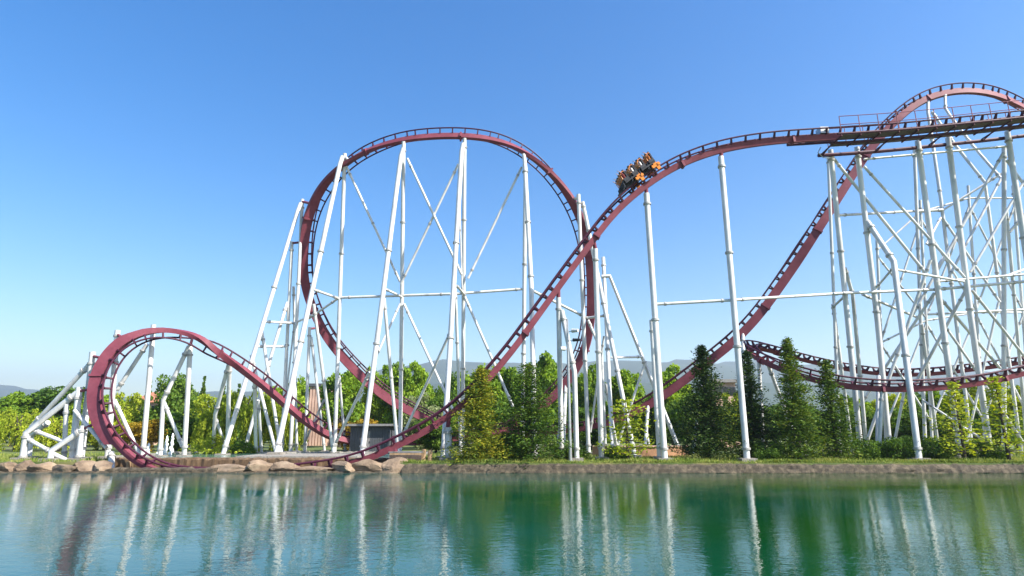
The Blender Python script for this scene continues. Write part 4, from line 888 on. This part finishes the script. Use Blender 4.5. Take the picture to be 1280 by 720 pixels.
BG = [  # px, top py, Y, crown width px, kind, label
    (12, 492, 88, 46, 'mid', 'green tree at the far left edge of the wood'), (64, 478, 92, 92, 'dark', 'large round dark green tree left of the small loop'), (118, 492, 90, 60, 'mid', 'green tree directly behind the raking support of the small loop'),
    (150, 486, 84, 42, 'lime', 'yellow green tree behind the left of the small loop'), (210, 466, 84, 56, 'dark', 'tall dark tree in the middle of the small loop'), (246, 488, 78, 44, 'lime', 'light green conical tree right of the dark tree inside the small loop'),
    (176, 472, 82, 15, 'cyp', 'slim dark cypress inside the small loop'), (245, 468, 92, 12, 'cyp', 'thin cypress spire above the light conical tree'), (272, 473, 92, 12, 'cyp', 'thin cypress spire right of the small loop support pair'), (291, 478, 94, 12, 'cyp', 'short cypress spire above the willow'),
    (130, 512, 70, 56, 'lime', 'bright yellow green bush behind the boulders of the small loop'), (18, 508, 70, 80, 'limew', 'drooping bright green willow at the left edge'), (72, 516, 68, 76, 'limew', 'bright green willow behind the bent support frames'),
    (178, 522, 66, 46, 'gold', 'yellowing bush behind the fountain jets'), (222, 514, 68, 50, 'dark', 'dark bush behind the pool'), (305, 484, 68, 90, 'limew', 'big yellow green weeping willow right of the small loop'), (262, 512, 66, 44, 'limew', 'small weeping willow behind the juniper'),
    (352, 476, 80, 50, 'mid', 'green tree behind the left braced tower'), (348, 500, 66, 60, 'limew', 'weeping willow behind the left braced tower'), (376, 470, 96, 34, 'mid', 'slender bright tree left of the ribbed building'), (424, 460, 84, 54, 'mid', 'leafy green tree right of the ribbed building'),
    (441, 522, 70, 52, 'gold', 'golden bush left of the grey hut'), (466, 456, 98, 40, 'mid', 'slim green tree behind the left centre frame'), (492, 450, 90, 48, 'mid', 'upright green tree between the centre frames'), (520, 457, 94, 48, 'mid', 'green tree just right of the left centre frame'),
    (526, 496, 74, 54, 'pale', 'pale grey green round bush below the crossed braces'), (552, 486, 80, 46, 'dark', 'dark green tree behind the frame right of centre'), (568, 458, 96, 40, 'dark', 'dark poplar behind the shaded frame leg'), (594, 456, 92, 50, 'mid', 'green tree behind the golden conifer'),
    (632, 454, 88, 52, 'mid', 'green tree between the two bushy conifers'), (680, 446, 80, 58, 'mid', 'bright green tree behind the dark bushy conifer'), (737, 453, 90, 46, 'mid', 'green tree behind the right flank of the horseshoe'), (784, 461, 84, 54, 'mid', 'green tree right of the horseshoe under the brace'), (842, 460, 88, 54, 'mid', 'green tree left of the widest spruce'),
    (816, 492, 82, 44, 'dark', 'dark bush behind the column below the train'), (865, 486, 78, 50, 'dark', 'dark tree behind the rising rear track'), (640, 502, 74, 60, 'dark', 'dark bush low between the bushy conifers'), (545, 518, 62, 56, 'dark', 'dark bush right of the grey hut'), (740, 508, 74, 60, 'dark', 'dark bush behind the lamp post'),
    (918, 486, 76, 42, 'lime', 'yellow green bush behind the tall column among spruces'), (1072, 492, 78, 50, 'mid', 'green tree behind the left lift tower bay'), (1120, 488, 74, 54, 'lime', 'yellow green tree behind the elbowed lift prop'), (1140, 505, 66, 64, 'dark', 'dark bush behind the lift tower feet'),
    (1175, 486, 80, 56, 'mid', 'green tree in the middle of the lift towers'), (1222, 474, 72, 60, 'lime', 'light green tree behind the left larch'), (1272, 466, 74, 66, 'lime', 'tall light green tree at the right edge'), (1245, 508, 64, 60, 'dark', 'dark bush behind the right larch'), (1195, 512, 62, 50, 'dark', 'dark bush behind the left larch'), (1090, 512, 66, 50, 'dark', 'dark bush at the foot of the left lift bay')]
PROTO = {'mid': [broad(50 + k, 10, 3.4, M['leaf_mid'], 9000, .25, .14, 34, 1.1, .35) for k in range(3)], 'dark': [broad(60 + k, 10, 4.2, M['leaf_dark'], 9000, .25, .08, 36, 1.0, .2) for k in range(2)],
         'lime': [broad(70 + k, 10, 3.8, M['leaf_lime'], 8500, .25, .08, 34, 1.0, .4) for k in range(2)], 'gold': [broad(75, 10, 5, M['leaf_gold'], 7000, .3, .02, 30, 1.0, .1)], 'pale': [broad(77, 10, 5, M['leaf_pale'], 8000, .28, .04, 34, 1.0, .1)],
         'limew': [willow(80 + k, 10, 5, M['leaf_lime'], 11000) for k in range(2)], 'cyp': [broad(90, 10, .9, M['leaf_dark'], 5000, .17, .02, 50, 1.6, .8)]}
PR = {'mid': 3.4, 'dark': 4.2, 'lime': 3.8, 'gold': 5, 'pale': 5, 'limew': 5, 'cyp': .9}
KN = {'mid': 'broadleaf_tree', 'dark': 'dark_tree', 'lime': 'light_tree', 'gold': 'golden_bush', 'pale': 'pale_bush', 'limew': 'willow_tree', 'cyp': 'cypress_tree'}
for i, (px, py, Y, w, k, lab) in enumerate(BG):
    h = hz(px, py, Y) * 1.02; rw = w * Y / F_PX / 2 * 1.12; s = rw / PR[k]
    plant(KN[k], lab, 'bush' if 'bush' in lab else ('cypress' if k == 'cyp' else 'tree'), 'trees and bushes behind the coaster', PROTO[k][i % len(PROTO[k])], G(px, Y), (s, s, h / 10), i * 2.4)
SH = [(1087, 46.6, 40, 24, 'low dark shrub left of the elbowed prop foot'), (1122, 46.0, 44, 26, 'round dark shrub beside the elbowed prop foot'), (1172, 46.2, 40, 22, 'low shrub under the low turn left of the left larch'), (1232, 45.8, 46, 24, 'low shrub between the two larches'), (710, 46.6, 50, 20, 'low shrub at the foot of the lamp post'), (770, 47, 34, 16, 'small shrub left of the layered sapling'), (960, 45.4, 40, 22, 'low shrub between the spruces'), (640, 46.4, 50, 30, 'low shrub between the bushy conifers'), (1150, 49, 60, 26, 'wide shrub behind the elbowed prop')]
SHM = broad(95, 2.0, 1.6, M['leaf_dark'], 5000, .10, .0, 30)
for i, (px, Y, w, h, lab) in enumerate(SH):
    s = w * Y / F_PX / 2 / 1.6; plant('shrub', lab, 'shrub', 'low shrubs on the lawn', SHM, G(px, Y), (s, s, h * Y / F_PX / 2.0), i * 1.7)
JM = spruce(96, 1.7, 2.3, M['leaf_lime'], 1.0, .2)
plant('juniper_bush', 'spreading light green juniper at the pool edge under the bent support', 'bush', None, JM, W(268, 1.0, 56), (1.1, .8, 1.0))
plant('juniper_bush', 'small low green bush right of the juniper by the pool', 'bush', None, SHM, W(303, 1.0, 57), (.8, .6, .6))
# far woodland seen as one mass
def woodland():
    rng = np.random.default_rng(7); C, S = [], []; n = 90000
    Y = rng.uniform(112, 124, n); px = rng.uniform(-260, 1560, n); top = 512 - 16 * np.sin(px * .021) * np.sin(px * .0083 + 1) - 7 * np.sin(px * .09) - 5 * np.sin(px * .17 + Y)
    zt = np.array([A(640, t, y).z for t, y in zip(top, Y)]); z = GZ + (zt - GZ) * rng.random(n) ** .6
    x = (Y * CT + (z - CAM_H) * ST) * (px - 640) / F_PX
    me = leafmesh('far_woodland', np.stack([x, Y, z], 1), rng.uniform(.25, .55, n), rng.normal(size=(n, 3)), M['leaf_dark'], .6, 7)
    tag(link_mesh('far_woodland', me), 'continuous dark woodland far behind the coaster', 'woodland', kind='stuff')
woodland()
def grass():
    rng = np.random.default_rng(12); n = 90000; Y = 42.68 + 16.5 * rng.random(n) ** 2.6; px = rng.uniform(-40, 1330, n); x = (Y * CT - 2.1 * ST) * (px - 640) / F_PX
    keep = ~((x < TRX1 + .3) & (x > TRX0 - .6) & (Y < 58.2)) & ~((x < TRX1) & (Y < 43.6)); Y, x = Y[keep], x[keep]; n = len(Y)
    patch = .5 + .5 * np.sin(x * .9) * np.sin(Y * 1.3 + x * .31); h = rng.uniform(.04, .17, n) * (.45 + .9 * patch)
    D = np.stack([rng.normal(0, .35, n), rng.normal(0, .35, n), np.ones(n)], 1)
    me = leafmesh('lawn_grass', np.stack([x, Y, np.where(Y < 43.25, .84, GZ) + h * .8], 1), h, D, M['grass'], .16, 12)
    tag(link_mesh('lawn_grass', me), 'short uneven grass along the far bank', 'grass', kind='stuff')
grass()
# ------------------------------------------------------------------ haze
def haze():
    m = bpy.data.materials.new('haze_air'); m.use_nodes = True; N, L = m.node_tree.nodes, m.node_tree.links; N.clear()
    o = N.new('ShaderNodeOutputMaterial'); v = N.new('ShaderNodeVolumePrincipled'); v.inputs['Color'].default_value = (.74, .85, 1, 1); v.inputs['Density'].default_value = HAZE_D; v.inputs['Anisotropy'].default_value = .2
    L.new(v.outputs[0], o.inputs['Volume']); mb = MB(); mb.box((0, 2850, 280), (6300, 3350, 283)); ob = mb.build('haze', m); ob['kind'] = 'stuff'; ob['label'] = 'pale blue haze in the air towards the mountains'
HAZE_D = .00018
haze()
